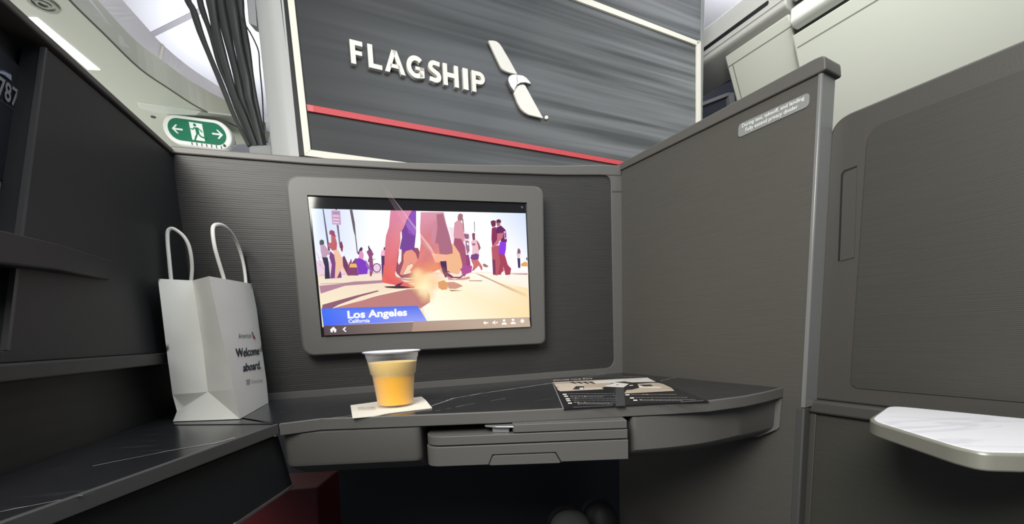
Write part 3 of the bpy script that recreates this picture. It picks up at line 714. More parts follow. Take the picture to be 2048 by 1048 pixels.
# the big legs in front
zA([(1120, 268), (1400, 270), (1330, 400), (1290, 500), (1250, 560), (1250, 680), (1215, 860), (1190, 1048), (1180, 1100), (1040, 1100), (1040, 900), (1050, 700), (1060, 600), (1100, 480)], None,
   [(218, 132, 165), (222, 140, 175), (222, 140, 165), (220, 136, 155), (224, 134, 146), (222, 120, 130), (222, 112, 118), (228, 108, 112), (230, 108, 110), (225, 100, 102), (222, 106, 115), (215, 120, 132), (212, 125, 140), (215, 125, 148)])
zC([(960, 0), (1110, 0), (1110, 110), (1140, 170), (1250, 235), (1390, 290), (1395, 315), (1200, 318), (1100, 275), (960, 250), (935, 215), (950, 120)], None,
   [(226, 104, 105), (228, 112, 108), (232, 108, 100), (235, 100, 92), (238, 110, 98), (235, 110, 100), (225, 100, 100), (215, 90, 92), (222, 92, 92), (235, 96, 88), (232, 98, 92), (226, 102, 96)])
zC([(960, 300), (1180, 292), (1395, 312), (1395, 322), (1150, 328), (1000, 318)], (60, 25, 50))
zC([(1120, 290), (1160, 262), (1240, 240), (1200, 275), (1180, 310), (1130, 312)], (88, 36, 72))
zB([(10, 290), (310, 290), (340, 430), (390, 600), (425, 760), (428, 830), (270, 860), (330, 1000), (230, 1048), (150, 1090), (-60, 1130), (-130, 1050), (-20, 900), (10, 700), (0, 500)], None,
   [(225, 150, 178), (212, 150, 165), (200, 130, 150), (190, 112, 135), (170, 90, 120), (160, 84, 112), (185, 100, 110), (228, 130, 100), (235, 140, 100), (235, 145, 108), (220, 120, 105), (215, 110, 105), (225, 130, 120), (215, 120, 125), (215, 138, 155)])
zB([(215, 320), (300, 310), (330, 430), (380, 600), (420, 780), (420, 825), (260, 850), (240, 700), (200, 700), (230, 500)], (170, 105, 128))
zB([(150, 480), (225, 380), (205, 600), (180, 760), (150, 640)], (205, 135, 155))
zB([(150, 830), (330, 845), (370, 920), (350, 940), (200, 950)], (245, 180, 150))
zB([(262, 935), (345, 930), (355, 1060), (370, 1130), (330, 1150), (290, 1060)], (72, 32, 82))
zD([(330, 120), (390, 80), (470, 140), (600, 160), (560, 190), (420, 180)], (120, 60, 90))
zD([(380, 100), (520, 130), (600, 120), (560, 165), (470, 165)], (248, 225, 215))
zD([(370, 150), (480, 200), (690, 160), (700, 195), (600, 210), (400, 210)], (215, 150, 145))
zD([(560, 60), (620, 10), (730, 10), (720, 100), (640, 130), (590, 110)], (175, 75, 150))
# kicked sand and dust, then a painted reflection streak
def glow(cx_, cy_, rx, ry, c0, a0=1.0, n_=40, mid=.5, amid=.62, wob=.12, seed=1):
    """soft-edged patch of dust: two rings fading out"""
    rg_ = random.Random(seed); LAY[0] += 1; w_ = [1 + rg_.uniform(-wob, wob) for _ in range(n_)]
    T = lambda x, y: S5((840 + x / 6.987 - 560) * ZS, (530 + y / 6.987 - 330) * ZS)
    pt = lambda k_, f_: T(cx_ + rx * f_ * w_[k_ % n_] * math.cos(2 * math.pi * k_ / n_), cy_ + ry * f_ * w_[k_ % n_] * math.sin(2 * math.pi * k_ / n_))
    c = lin(c0); A0, A1, A2 = (*c, a0), (*c, a0 * amid), (*c, 0.0)
    for k_ in range(n_):
        pic.poly([T(cx_, cy_), pt(k_, mid), pt(k_ + 1, mid)], 0, [A0, A1, A1])
        pic.poly([pt(k_, mid), pt(k_, 1), pt(k_ + 1, 1), pt(k_ + 1, mid)], 0, [A1, A2, A2, A1])
glow(60, 170, 340, 240, (238, 160, 118), .75, wob=.06, seed=2)
glow(0, 230, 170, 200, (250, 214, 150), .9, wob=.08, seed=3)
glow(120, 260, 220, 110, (248, 206, 150), .75, wob=.08, seed=4)
glow(150, 160, 130, 90, (250, 225, 180), .7, wob=.08, seed=7)
glow(-40, 140, 100, 120, (252, 226, 175), .7, wob=.08, seed=8)
glow(90, 400, 150, 160, (244, 200, 145), .85, wob=.08, seed=9)
glow(60, 310, 130, 160, (255, 244, 200), .85, wob=.08, seed=5)
zD([(250, 240), (330, 210), (400, 260), (380, 340), (310, 350), (260, 320)], (222, 158, 104))
zD([(380, 240), (470, 235), (550, 265), (600, 295), (500, 335), (400, 330)], (208, 150, 130))
zB([(-560, -140), (-540, -140), (-200, 300), (150, 760), (205, 860), (180, 870), (-230, 420)], None, [(255, 225, 240, 0.0), (255, 225, 240, 0.0), (255, 215, 235, .75), (255, 225, 215, .7), (255, 235, 215, .2), (255, 225, 215, .1), (255, 205, 230, .1)])  # pale diagonal reflection streak, painted over the picture
# name banner
shp([(216, 752), (722, 738), (770, 817), (228, 842)], None, [(62, 110, 238), (85, 110, 228), (150, 160, 245), (58, 100, 245)])
shp([(228, 842), (1306, 797), (1312, 847), (232, 893)], None, [(84, 66, 74), (190, 170, 155), (192, 172, 152), (78, 62, 68)])
shp([(700, 820), (1306, 797), (1312, 847), (690, 874)], None, [(176, 150, 136), (192, 172, 155), (198, 178, 156), (170, 140, 122)])
LAY[0] += 2
def s5q(a, b_, c_, d): return quad([S5(*a), S5(*b_), S5(*c_), S5(*d)])
W1 = lin((255, 255, 255))
put_text(pic, 'Los Angeles', s5q((352, 764), (665, 751), (667, 802), (356, 817)), 0, W1, bold=.035)
put_text(pic, 'California', s5q((358, 809), (470, 804), (471, 824), (359, 829)), 0, W1, bold=.02)
zC([(207, 905), (257, 862), (303, 905), (296, 912), (296, 940), (265, 940), (265, 915), (248, 915), (248, 940), (218, 940), (218, 912)], (245, 245, 245))
zC([(383, 898), (420, 865), (436, 876), (410, 900), (440, 928), (428, 938)], (245, 245, 245))
IC = (250, 246, 240)
zD([(880, 808), (915, 780), (915, 798), (955, 800), (957, 815), (917, 818), (917, 838)], IC)
zD([(1012, 795), (1028, 793), (1050, 772), (1052, 835), (1030, 818), (1012, 816)], IC)
zD([(1058, 798), (1072, 797), (1073, 785), (1088, 803), (1074, 822), (1073, 810), (1058, 810)], IC)
for x0, y0 in ((1175, 0), (1300, -8)):
    zD([(x0 + 20 * math.cos(a_ * .52), 775 + y0 + 18 * math.sin(a_ * .52)) for a_ in range(12)], IC)
    zD([(x0 - 35, 835 + y0), (x0 - 28, 808 + y0), (x0, 800 + y0), (x0 + 32, 806 + y0), (x0 + 40, 832 + y0)], IC)
zD([(1430 + (36 if a_ % 2 == 0 else 20) * math.cos(a_ * math.pi / 8), 782 + (36 if a_ % 2 == 0 else 20) * math.sin(a_ * math.pi / 8)) for a_ in range(16)], IC)
pic.build('picture', SCRM, mo, recalc=False)
m = MB(); cq_ = WALL.off(.030 - .0036)
ccx = cq_(1044, 414.5); m.ext([ccx + WALL.u * .0022 * math.cos(a_ * .785) + UP * .0022 * math.sin(a_ * .785) for a_ in range(8)], WN * .0002)
m.build('camera_dot', mat('lens_grey', (.10, .10, .11), .3), mo)

# ------------------------------------------------------------------ paper bag
V = {}
yb_ = .528
V['A'] = onz(346, 843.5); V['B'] = onz(480, 838.5); V['Cc'] = onz(537, 806)
V['D'] = V['A'] + (V['Cc'] - V['B']); V['D'].x = max(V['D'].x, -.505)
PT = {'At': atY(316, 558, .538), 'Mt': atY(385, 561.5, .575), 'Bt': atY(418, 553, .556), 'Ct': atY(507, 568.5, .655),
      'A1': atY(345, 790, .540), 'A2': atY(354, 823, .540), 'M1': atY(416, 784, .550), 'B1': atY(466, 780, .535),
      'Mm': atY(405, 690, .566), 'Bm': atY(448, 690, .546), 'Am': atY(333, 700, .540), 'Cm': atY(524, 700, .657), 'C1': atY(533, 763, .662)}
off = V['Cc'] - V['B']
_n = (V['Cc'] - V['B']).cross(PT['Bt'] * .5 + PT['Ct'] * .5 - V['B']).normalized()
def _onf(px_, py_):
    d__ = ray(px_, py_); return C + d__ * (_n.dot(V['B'] - C) / _n.dot(d__))
for k_, p_ in (('Bt', (418, 553)), ('Ct', (507, 568.5)), ('B1', (466, 780)), ('Bm', (448, 690)), ('Cm', (524, 700)), ('C1', (533, 763))): PT[k_] = _onf(*p_)
PT['Dt'] = PT['At'] + (PT['Ct'] - PT['Bt']); PT['Nt'] = PT['Mt'] + (PT['Ct'] - PT['Bt']) * .80
for k_ in ('Dt',): PT[k_].x = max(PT[k_].x, -.515)
bag = MB()
def tri(*k_, mi=0): bag.poly([(V.get(x) or PT.get(x)) for x in k_], mi)
def grid(a, b_, c_, d, n_=10, m_=14, amp=.0011, seed=0):
    """crumpled paper face between four corners (a bl, b br, c tr, d tl)"""
    rg = random.Random(seed); nn_ = (b_ - a).cross(d - a).normalized(); Pg = []
    for j in range(m_ + 1):
        row = []
        for i in range(n_ + 1):
            s_, t_ = i / n_, j / m_; p = (a * (1 - s_) + b_ * s_) * (1 - t_) + (d * (1 - s_) + c_ * s_) * t_
            if 0 < i < n_ and 0 < j < m_: p = p + nn_ * amp * (rg.uniform(-.12, .12) + .7 * math.sin(s_ * 5 + seed) * math.sin(t_ * 9 + seed * 2))
            row.append(p)
        Pg.append(row)
    for j in range(m_):
        for i in range(n_): bag.poly([Pg[j][i], Pg[j][i + 1], Pg[j + 1][i + 1], Pg[j + 1][i]])
G_ = {**V, **PT}
# gusset facing the camera: outer left half, folded inner right half, triangular foot
grid(G_['A1'], G_['M1'], G_['Mm'], G_['Am'], 8, 10, seed=1, amp=.0008); grid(G_['Am'], G_['Mm'], G_['Mt'], G_['At'], 8, 10, seed=2, amp=.0009)
grid(G_['M1'], G_['B1'], G_['Bm'], G_['Mm'], 6, 10, seed=3, amp=.0006); grid(G_['Mm'], G_['Bm'], G_['Bt'], G_['Mt'], 6, 10, seed=4, amp=.0006)
tri('A', 'B', 'M1'); tri('B', 'B1', 'M1'); tri('A', 'M1', 'A2'); 
G_['A3'] = atY(378, 822, .556); V['A3'] = G_['A3']
tri('A2', 'M1', 'A3'); tri('A2', 'A3', 'A1'); tri('A1', 'A3', 'M1')
# printed face on the right
grid(G_['B'], G_['Cc'], G_['C1'], G_['B1'], 8, 4, seed=5, amp=.0004); grid(G_['B1'], G_['C1'], G_['Cm'], G_['Bm'], 8, 10, seed=6, amp=.0001); grid(G_['Bm'], G_['Cm'], G_['Ct'], G_['Bt'], 8, 10, seed=7, amp=.0005)
# far and hidden faces
tri('D', 'A1', 'A2', 'A')
tri('D', 'Cc', 'C1', 'Nt'); tri('C1', 'Cm', 'Ct', 'Nt'); tri('D', 'Nt', 'Dt')
tri('D', 'Dt', 'At', 'Am'); tri('D', 'Am', 'A1'); bag.poly([V['A'], V['B'], V['Cc'], V['D']])
for k_ in list(bag.v): pass
dz0 = min(v.z for v in bag.v) - (ZT + .0004)
bg = bag.build('paper_bag', PAPER, recalc='weld', smooth=True, angle=16); tag(bg, 'white paper carrier bag with printed welcome message standing on the left ledge', 'bag')
bg.location.z -= dz0 if dz0 < 0 else 0
# bag handles: twisted paper cord
hpB = Pl(PT['Bt'], PT['Ct']); hpA = Pl(PT['At'], PT['Dt'])
def z5p(x, y): return 300 + x / 4.992, 430 + y / 4.992
def cat(P, n_=6):
    out_ = []
    for i in range(len(P) - 1):
        p0 = P[max(i - 1, 0)]; p1 = P[i]; p2 = P[i + 1]; p3 = P[min(i + 2, len(P) - 1)]
        for k_ in range(n_):
            t = k_ / n_; out_.append(.5 * ((2 * p1) + (p2 - p0) * t + (2 * p0 - 5 * p1 + 4 * p2 - p3) * t * t + (3 * p1 - p0 - 3 * p2 + p3) * t ** 3))
    out_.append(P[-1]); return out_
h2 = [(758, 760), (738, 640), (690, 480), (648, 330), (628, 200), (632, 120), (672, 98), (730, 108), (800, 165), (858, 260), (905, 380), (935, 500), (950, 600), (957, 680), (962, 760)]
h1 = [(216, 700), (210, 640), (190, 430), (176, 260), (180, 165), (218, 138), (270, 160), (335, 215), (385, 300), (412, 420), (420, 540), (412, 660), (408, 720)]
Y2 = [.575, .575, .580, .585, .588, .592, .600, .608, .616, .624, .630, .634, .636, .638, .638]
def hand(pp, ys, r):
    P = [atY(*z5p(*p), y_) for p, y_ in zip(pp, ys)]
    m = MB(); m.tube(cat(P), r, 8); return m.build('handle', PAPER, bg, smooth=True)
def hplane(p_, back_):
    d__ = ray(*p_); nb_ = _n if _n.dot(C - V['B']) > 0 else -_n; q_ = V['B'] - nb_ * back_
    return C + d__ * (_n.dot(q_ - C) / _n.dot(d__))
m = MB(); m.tube(cat([hplane(z5p(*p), .0042) for p in h2]), .0024, 8); m.build('handle', PAPER, bg, smooth=True)
Y1 = [.585, .590, .594, .598, .600, .602, .604, .606, .608, .610, .612, .612, .612]
hand(h1, Y1, .0024)
# printing on the bag face
fB = lambda x, y: None
def faceP(x, y, d=.0010):
    """point on the printed face: intersect sight line with the local plane B-C (slanting)"""
    x, y = 300 + x / 4.3654, 620 + y / 4.3654
    b0, c0 = (G_['B'], G_['Cc']) ; 
    # use the plane through Bm, Cm and the mid-foot
    P_, Q_, R__ = G_['B'], G_['Cc'], (G_['Bt'] + G_['Ct']) * .5
    nn_ = (Q_ - P_).cross(R__ - P_).normalized()
    if nn_.dot(C - P_) < 0: nn_ = -nn_
    P_ = P_ + nn_ * d; d_ray = ray(x, y); return C + d_ray * (nn_.dot(P_ - C) / nn_.dot(d_ray))
pq = lambda a, b_, c_, d: quad([faceP(*a), faceP(*b_), faceP(*c_), faceP(*d)])
m = MB()
put_text(m, 'American', pq((773, 207), (884, 200), (887, 243), (778, 250)), 1, bold=.0)
put_text(m, 'Welcome', pq((748, 338), (954, 319), (958, 392), (760, 416)), 0, bold=.018)
put_text(m, 'aboard.', pq((812, 470), (968, 442), (970, 515), (818, 540)), 0, bold=.018)
put_text(m, '787', pq((838, 612), (874, 606), (878, 652), (846, 660)), 1)
put_text(m, 'Dreamliner', pq((884, 612), (985, 596), (988, 628), (888, 642)), 3)
m.poly([faceP(*p) for p in [(889, 188), (897, 196), (905, 218), (898, 216)]], 0)
m.poly([faceP(*p) for p in [(899, 220), (908, 220), (925, 256), (908, 250)]], 2)
m.build('printing', [mat('bag_ink', (.035, .04, .06), .6), mat('bag_ink_grey', (.12, .12, .13), .6), INKR, INKG], bg, recalc=False)

# ------------------------------------------------------------------ napkin, cup of juice
nc = [(701, 811), (752, 804), (800, 799), (843, 793.5), (852, 801), (864, 816), (830, 820), (780, 826), (750, 832), (705, 836)]
m = MB(); NZ = ZT + .0004
m.prism([onz(*p, NZ + .0006) for p in nc], NZ, NZ + .0010)
nk = m.build('napkin', mat('napkin_cream', (.80, .77, .68), .9, bump=.5)); tag(nk, 'cream paper napkin under the cup of orange juice', 'napkin')
m = MB(); n_ = lambda x, y: onz(690 + x / 6.547, 680 + y / 6.547, NZ + .0012)
put_text(m, 'WELCOME', quad([n_(165, 878), n_(395, 872), n_(400, 898), n_(168, 905)]), bold=.01)
put_text(m, 'American Airlines', quad([n_(168, 908), n_(398, 900), n_(400, 912), n_(170, 920)]))
m.build('printing', INKG, nk, recalc=False)
cc0 = onz(781, 817.5, NZ + .001); cxy = (cc0.x, cc0.y + .0270); z0 = NZ + .0012
PLC = bpy.data.materials.new('clear_cup_plastic'); PLC.use_nodes = True; nt = PLC.node_tree; b = nt.nodes['Principled BSDF']
b.inputs['Base Color'].default_value = (.92, .93, 1.0, 1); b.inputs['Roughness'].default_value = .12; b.inputs['Specular IOR Level'].default_value = .5
tr = nt.nodes.new('ShaderNodeBsdfTransparent'); mx = nt.nodes.new('ShaderNodeMixShader'); lw = nt.nodes.new('ShaderNodeLayerWeight'); lw.inputs[0].default_value = .35
mr = nt.nodes.new('ShaderNodeMapRange'); mr.inputs[3].default_value = .02; mr.inputs[4].default_value = .5
nt.links.new(lw.outputs['Facing'], mr.inputs[0]); nt.links.new(mr.outputs[0], mx.inputs[0]); nt.links.new(tr.outputs[0], mx.inputs[1]); nt.links.new(b.outputs[0], mx.inputs[2])
nt.links.new(mx.outputs[0], nt.nodes['Material Output'].inputs['Surface'])
RIMM = mat('cup_rim', (.74, .74, .86), .25)
prof = [(.0, .0030), (.024, .0026), (.0258, .0), (.0266, .001), (.0268, .006), (.0300, .036), (.0312, .0455), (.0332, .0475), (.0362, .066), (.0366, .0695), (.0378, .0705), (.0388, .0770)]
m = MB(); m.lathe(cxy, [(max(r, .0003), z0 + z) for r, z in prof])
cup = m.build('plastic_cup', PLC, smooth=True, angle=50); tag(cup, 'clear plastic cup of orange juice standing on a napkin', 'cup')
m = MB(); m.lathe(cxy, [(.0384, z0 + .0768), (.0392, z0 + .0785), (.0412, z0 + .0800), (.0424, z0 + .0792), (.0420, z0 + .0778), (.0400, z0 + .0770), (.0384, z0 + .0768)]); m.build('rim', RIMM, cup, smooth=True, angle=70)
def jm(name, c_): return mat(name, c_, .3)
m = MB(); m.lathe(cxy, [(.0003, z0 + .0032), (.0258, z0 + .0032), (.0263, z0 + .006), (.0295, z0 + .036), (.0303, z0 + .0440), (.0003, z0 + .0440)])
m.build('orange_juice', jm('juice_orange', (1.0, .52, .035)), cup, smooth=True, angle=50)
m = MB(); m.lathe(cxy, [(.0003, z0 + .0441), (.0304, z0 + .0441), (.0309, z0 + .0462), (.0327, z0 + .0477), (.0353, z0 + .0640), (.0003, z0 + .0640)])
m.build('pale_foam', jm('juice_pale', (1.0, .70, .23)), cup, smooth=True, angle=50)

# ------------------------------------------------------------------ brochure
BZ = ZT + .0006
z8 = lambda x, y, d=0: onz(1080 + x / 5.689, 730 + y / 5.69, BZ + d)
bc = [z8(145, 152), z8(1240, 140), z8(1925, 412), z8(265, 500)]
bt = MB(); bt.ext(bc, (0, 0, -.0005))
br = bt.build('brochure', mat('brochure_black', (.014, .014, .016), .3)); tag(br, 'black printed leaflet with photos lying open on the right of the counter', 'leaflet')
m = MB(); D_ = .0002
CRM, BGE, WHT, GRY, DRK, MID = [mat(n_, c_, .35) for n_, c_ in (('print_cream', (.62, .53, .44)), ('print_beige', (.48, .40, .31)), ('print_bright', (.72, .69, .64)), ('print_grey', (.20, .20, .20)), ('print_dark', (.03, .028, .03)), ('print_mid_grey', (.05, .05, .053)))]
def bp(pts, mi):
    global D_
    D_ += .00003; m.poly([z8(x, y, D_) for x, y in pts], mi)
bp([(150, 195), (660, 170), (1220, 142), (1320, 190), (820, 205), (640, 215), (570, 250), (180, 245)], 0)
bp([(600, 185), (930, 165), (1220, 145), (1310, 190), (960, 195), (640, 205)], 2)
bp([(180, 245), (570, 215), (820, 205), (720, 255), (200, 270)], 1)
bp([(240, 225), (320, 205), (490, 215), (520, 260), (700, 255), (725, 275), (520, 285), (230, 300), (195, 275)], 0)
bp([(370, 278), (410, 240), (505, 240), (500, 280)], 4)
bp([(440, 262), (490, 255), (500, 276), (460, 280)], 2)
bp([(720, 245), (860, 200), (1020, 208), (950, 255)], 2)
bp([(865, 222), (895, 220), (895, 228), (865, 230)], 3)
bp([(850, 195), (960, 185), (1100, 205), (1020, 215)], 4)
for x0 in (330, 400, 470, 540): bp([(x0, 195), (x0 + 50, 190), (x0 + 90, 212), (x0 + 80, 214)], 4)
bp([(1110, 215), (1300, 200), (1400, 215), (1500, 262), (1300, 268), (980, 320), (1010, 290), (1130, 260)], 1)
bp([(1120, 235), (1200, 245), (1290, 245), (1390, 250), (1360, 262), (1130, 258)], 2)
bp([(1130, 225), (1260, 222), (1290, 240), (1180, 245)], 4)
bp([(1330, 200), (1400, 215), (1350, 245), (1300, 225)], 1)
bp([(985, 285), (1300, 268), (1500, 264), (1530, 295), (960, 325)], 1)
bp([(1015, 230), (1055, 225), (1060, 234), (1020, 238)], 2)
bp([(860, 265), (955, 260), (970, 465), (860, 470)], 5)
for x, y in ((255, 335), (272, 357), (290, 386), (300, 407), (316, 435), (970, 340), (1022, 376), (1060, 402)):
    bp([(x, y - 7), (x + 45, y - 9), (x + 50, y + 5), (x + 5, y + 7)], 2)
rg = random.Random(3)
for x, y, x1 in ((315, 328, 840), (335, 350, 845), (350, 378, 850), (365, 400, 855), (385, 425, 850), (430, 445, 800), (1035, 335, 1540), (1085, 370, 1660), (1130, 395, 1760), (1140, 404, 1600), (430, 438, 790), (345, 360, 700)):
    xx = x
    while xx < x1:
        wl_ = rg.uniform(12, 38); bp([(xx, y - 3), (xx + wl_, y - 3.6), (xx + wl_, y + 1.2), (xx, y + 1.8)], 3 if xx > x + 190 else 0 if rg.random() < .2 else 3); xx += wl_ + rg.uniform(4, 8)
bp([(380, 478), (820, 460), (820, 463), (380, 482)], 3); bp([(1600, 418), (1860, 402), (1860, 405), (1600, 422)], 3)
put_text(m, 'EXPLORE YOUR SUITE', quad([z8(150, 168, D_), z8(595, 148, D_), z8(597, 160, D_), z8(152, 180, D_)]), 0, bold=.02)
put_text(m, 'WELCOME ABOARD', quad([z8(940, 132, D_ + .0001), z8(1150, 124, D_ + .0001), z8(1158, 130, D_ + .0001), z8(948, 140, D_ + .0001)]), 3)
m.build('printing', [CRM, BGE, WHT, GRY, DRK, MID], br, recalc=False)
m = MB(); e0, e1, e2, e3 = z8(120, 203), z8(128, 203), z8(270, 498), z8(262, 500)
m.ext([z8(138, 200), z8(146, 198), z8(272, 500), z8(262, 500)], (0, 0, .0004)); m.build('fold_edge', mat('fold_grey', (.28, .28, .28), .4), br)

# ------------------------------------------------------------------ closet with the FLAGSHIP sign
A0 = ray(600, 313); A0 = A0 * (1.1 / A0.y); d_ = ray(2860, 592); d_.z = 0; d_.normalize()
FP = Pl(A0, A0 + d_)
fp = lambda x, y, d=0: FP.off(d)(x, y)
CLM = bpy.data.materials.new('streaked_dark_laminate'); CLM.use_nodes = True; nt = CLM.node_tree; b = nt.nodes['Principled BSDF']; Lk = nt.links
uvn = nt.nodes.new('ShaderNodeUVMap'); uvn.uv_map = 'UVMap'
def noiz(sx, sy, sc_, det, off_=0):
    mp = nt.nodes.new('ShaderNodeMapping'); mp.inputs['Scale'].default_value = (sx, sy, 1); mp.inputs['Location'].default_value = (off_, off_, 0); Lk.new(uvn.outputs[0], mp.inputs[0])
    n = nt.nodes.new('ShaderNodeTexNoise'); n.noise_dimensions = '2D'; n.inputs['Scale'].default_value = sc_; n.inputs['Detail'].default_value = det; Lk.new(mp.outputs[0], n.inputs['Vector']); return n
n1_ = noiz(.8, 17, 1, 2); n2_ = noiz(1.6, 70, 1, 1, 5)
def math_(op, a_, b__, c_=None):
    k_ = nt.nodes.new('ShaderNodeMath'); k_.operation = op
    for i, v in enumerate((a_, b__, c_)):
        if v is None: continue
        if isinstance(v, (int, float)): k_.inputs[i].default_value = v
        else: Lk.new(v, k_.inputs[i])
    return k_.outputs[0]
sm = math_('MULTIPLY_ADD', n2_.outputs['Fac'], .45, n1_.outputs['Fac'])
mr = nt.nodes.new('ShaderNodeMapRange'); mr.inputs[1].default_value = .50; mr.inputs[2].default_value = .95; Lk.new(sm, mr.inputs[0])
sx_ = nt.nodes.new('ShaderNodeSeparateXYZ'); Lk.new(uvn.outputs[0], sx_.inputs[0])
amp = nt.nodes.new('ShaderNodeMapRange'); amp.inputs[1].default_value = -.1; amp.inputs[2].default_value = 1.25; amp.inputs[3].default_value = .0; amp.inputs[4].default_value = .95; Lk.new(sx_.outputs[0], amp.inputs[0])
fc_ = math_('MULTIPLY', math_('MULTIPLY_ADD', mr.outputs[0], .60, .24), amp.outputs[0])  # streaks fade in rightwards; the rising base tone paints in a glossy reflection
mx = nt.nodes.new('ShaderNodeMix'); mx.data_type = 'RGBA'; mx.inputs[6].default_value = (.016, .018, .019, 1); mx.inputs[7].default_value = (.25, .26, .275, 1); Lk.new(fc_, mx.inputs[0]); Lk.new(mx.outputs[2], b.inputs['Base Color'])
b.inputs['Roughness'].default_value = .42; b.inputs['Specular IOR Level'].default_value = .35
cl = empty('closet', FP.p + Vector((.8, .6, 0))); tag(cl, 'dark streaked closet wall lettered FLAGSHIP behind the console', 'closet')
tA = 0.0; tB = FP.uv(fp(1403, 150))[0]
m = MB(); m.ext([FP.at(tA, 0.0), FP.at(tB, 0.0), FP.at(tB, 2.29), FP.at(tA, 2.29)], -FP.n * .55)
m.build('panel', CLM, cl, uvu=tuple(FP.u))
def fstrip(name, pts, mt, th=.006, bev=.001): 
    m = MB(); m.ext([fp(*p, th) if not isinstance(p, Vector) else p for p in pts], -FP.n * (th - .0003)); return m.build(name, mt, cl, bevel=bev)
def add_fr(pts, th=.008):
    fr = MB(); fr.ext([fp(*p, th) for p in pts], -FP.n * (th - .0003)); fr.build('white_frame', OFFWHITE, cl, bevel=.001)
add_fr([(534.5, -370), (548, -370), (621.5, 299), (609, 311)])
add_fr([(609, 311), (621.5, 299), (860, 331), (1394, 402.5), (1394, 414)])
add_fr([(1100, -33), (1394, 81), (1399, 81), (1402, 84), (1394, 90), (1100, -19)])
_ua, _za = FP.uv(fp(1100, -33, .008)); _zb = FP.uv(fp(1100, -19, .008))[1]
fr_ = MB(); fr_.ext([FP.at(.03, _za, .008), FP.at(_ua, _za, .008), FP.at(_ua, _zb, .008), FP.at(.03, _zb, .008)], -FP.n * .0077); fr_.build('white_frame', OFFWHITE, cl)
add_fr([(1394, 81), (1402, 84), (1402, 300), (1394, 300)])
fstrip('shadow_gap', [(517, -368), (528, -368), (609, 311), (598, 312)], BLACK, .002, 0)
fstrip('red_stripe', [(613, 208), (1394, 349), (1394, 356.5), (615, 221.5)], RED, .006)
fstrip('red_stripe_end', [(613, 208), (627, 210.5), (628, 224), (615, 221.5)], mat('red_pale', (.60, .12, .13), .4), .0066)
m = MB(); t1 = FP.uv(fp(1394, 150))[0]
m.ext([FP.at(t1 + .012, 0, .004), FP.at(tB + .006, 0, .004), FP.at(tB + .006, 2.29, .004), FP.at(t1 + .012, 2.29, .004)], -FP.n * .03); m.build('corner_post', G_METAL, cl, bevel=.002)
# letters
LZ = lambda x, y: fp(560 + x / 2.926, 0 + y / 2.926, .008)
q4 = [LZ(412, 235), LZ(1199, 434), LZ(1204, 556), LZ(421, 375)]
u0, z0_ = FP.uv(LZ(421, 375)); uR, zR = FP.uv(LZ(1204, 556)); zT, zTR = FP.uv(LZ(412, 235))[1], FP.uv(LZ(1199, 434))[1]
h_ = ((zT - z0_) + (zTR - zR)) / 2; slope = (zR - z0_) / (uR - u0)
def UB(x, y): return FP.uv(LZ(x, y))[0] - u0
bx = lambda x: UB(x, 375 + (x - 421) * .2312)      # baseline blow-up x -> metres along the sign
LET = {}
def Lpts(pts, ox): return [FP.at(u0 + ox + p[0], z0_ + slope * (ox + p[0]) + p[1], .012) for p in pts]
lets = MB(); 
S_ = None
def add_letter(ch, x0, x1):
    a_, b__ = bx(x0), bx(x1); w_ = b__ - a_; H = h_; s = H * .215; sv = s * .92; P = []
    if ch == 'F': P = [[(0, 0), (s, 0), (s, H), (0, H)], [(s, H - sv), (w_, H - sv), (w_, H), (s, H)], [(s, H * .40), (w_ * .92, H * .40), (w_ * .92, H * .40 + sv * .9), (s, H * .40 + sv * .9)]]
    if ch == 'L': P = [[(0, 0), (s, 0), (s, H), (0, H)], [(s, 0), (w_, 0), (w_, sv), (s, sv)]]
    if ch == 'I': P = [[(0, 0), (w_, 0), (w_, H), (0, H)]]
    if ch == 'H': P = [[(0, 0), (s, 0), (s, H), (0, H)], [(w_ - s, 0), (w_, 0), (w_, H), (w_ - s, H)], [(s, H * .40), (w_ - s, H * .40), (w_ - s, H * .61), (s, H * .61)]]
    if ch == 'A': P = [[(0, 0), (s * 1.0, 0), (w_ * .5 + s * .1, H * .80), (w_ * .5 + s * .55, H), (w_ * .5 - s * .55, H)], [(w_, 0), (w_ - s, 0), (w_ * .5 - s * .1, H * .80), (w_ * .5 - s * .5, H), (w_ * .5 + s * .55, H)], [(w_ * .24, H * .22), (w_ * .76, H * .22), (w_ * .70, H * .39), (w_ * .30, H * .39)]]
    if ch == 'P':
        rb = H * .30; P = [[(0, 0), (s, 0), (s, H), (0, H)]]
        path = [(s, H - sv / 2)] + arc(w_ - rb, H - rb, rb - sv / 2, rb - sv / 2, 90, -90, 10) + [(s, H - 2 * rb + sv / 2)]
        P.append(ribbon(path, sv))
    if ch == 'G':
        cx, cy, rx, ry = w_ * .54, H * .5, w_ * .54 - s / 2, H * .5 - s / 2
        P.append(ribbon(arc(cx, cy, rx, ry, 48, 318, 24), s))
        P.append([(w_ - s, H * .02), (w_, H * .08), (w_, H * .53), (w_ - s, H * .53)]); P.append([(w_ * .5, H * .38), (w_, H * .38), (w_, H * .53), (w_ * .5, H * .53)])
    if ch == 'S':
        r2 = H * .265; rx = w_ * .5 - s * .45
        path = [(w_ * .92, H - s * .62)] + arc(w_ * .5, H - r2 - s * .1, rx, r2 - s * .38, 70, 270 - 25, 10) + arc(w_ * .5, r2 + s * .1, rx, r2 - s * .38, 65, -115, 10) + [(w_ * .06, s * .66)]
        P.append(ribbon(path, s * .95))
    m = MB()
    for p in P: m.ext(Lpts(p, a_), -FP.n * .0117)
    return m.build('letter_' + ch.lower(), mat('letter_cream', (.74, .72, .66), .35) if 'letter_cream' not in bpy.data.materials else bpy.data.materials['letter_cream'], cl)
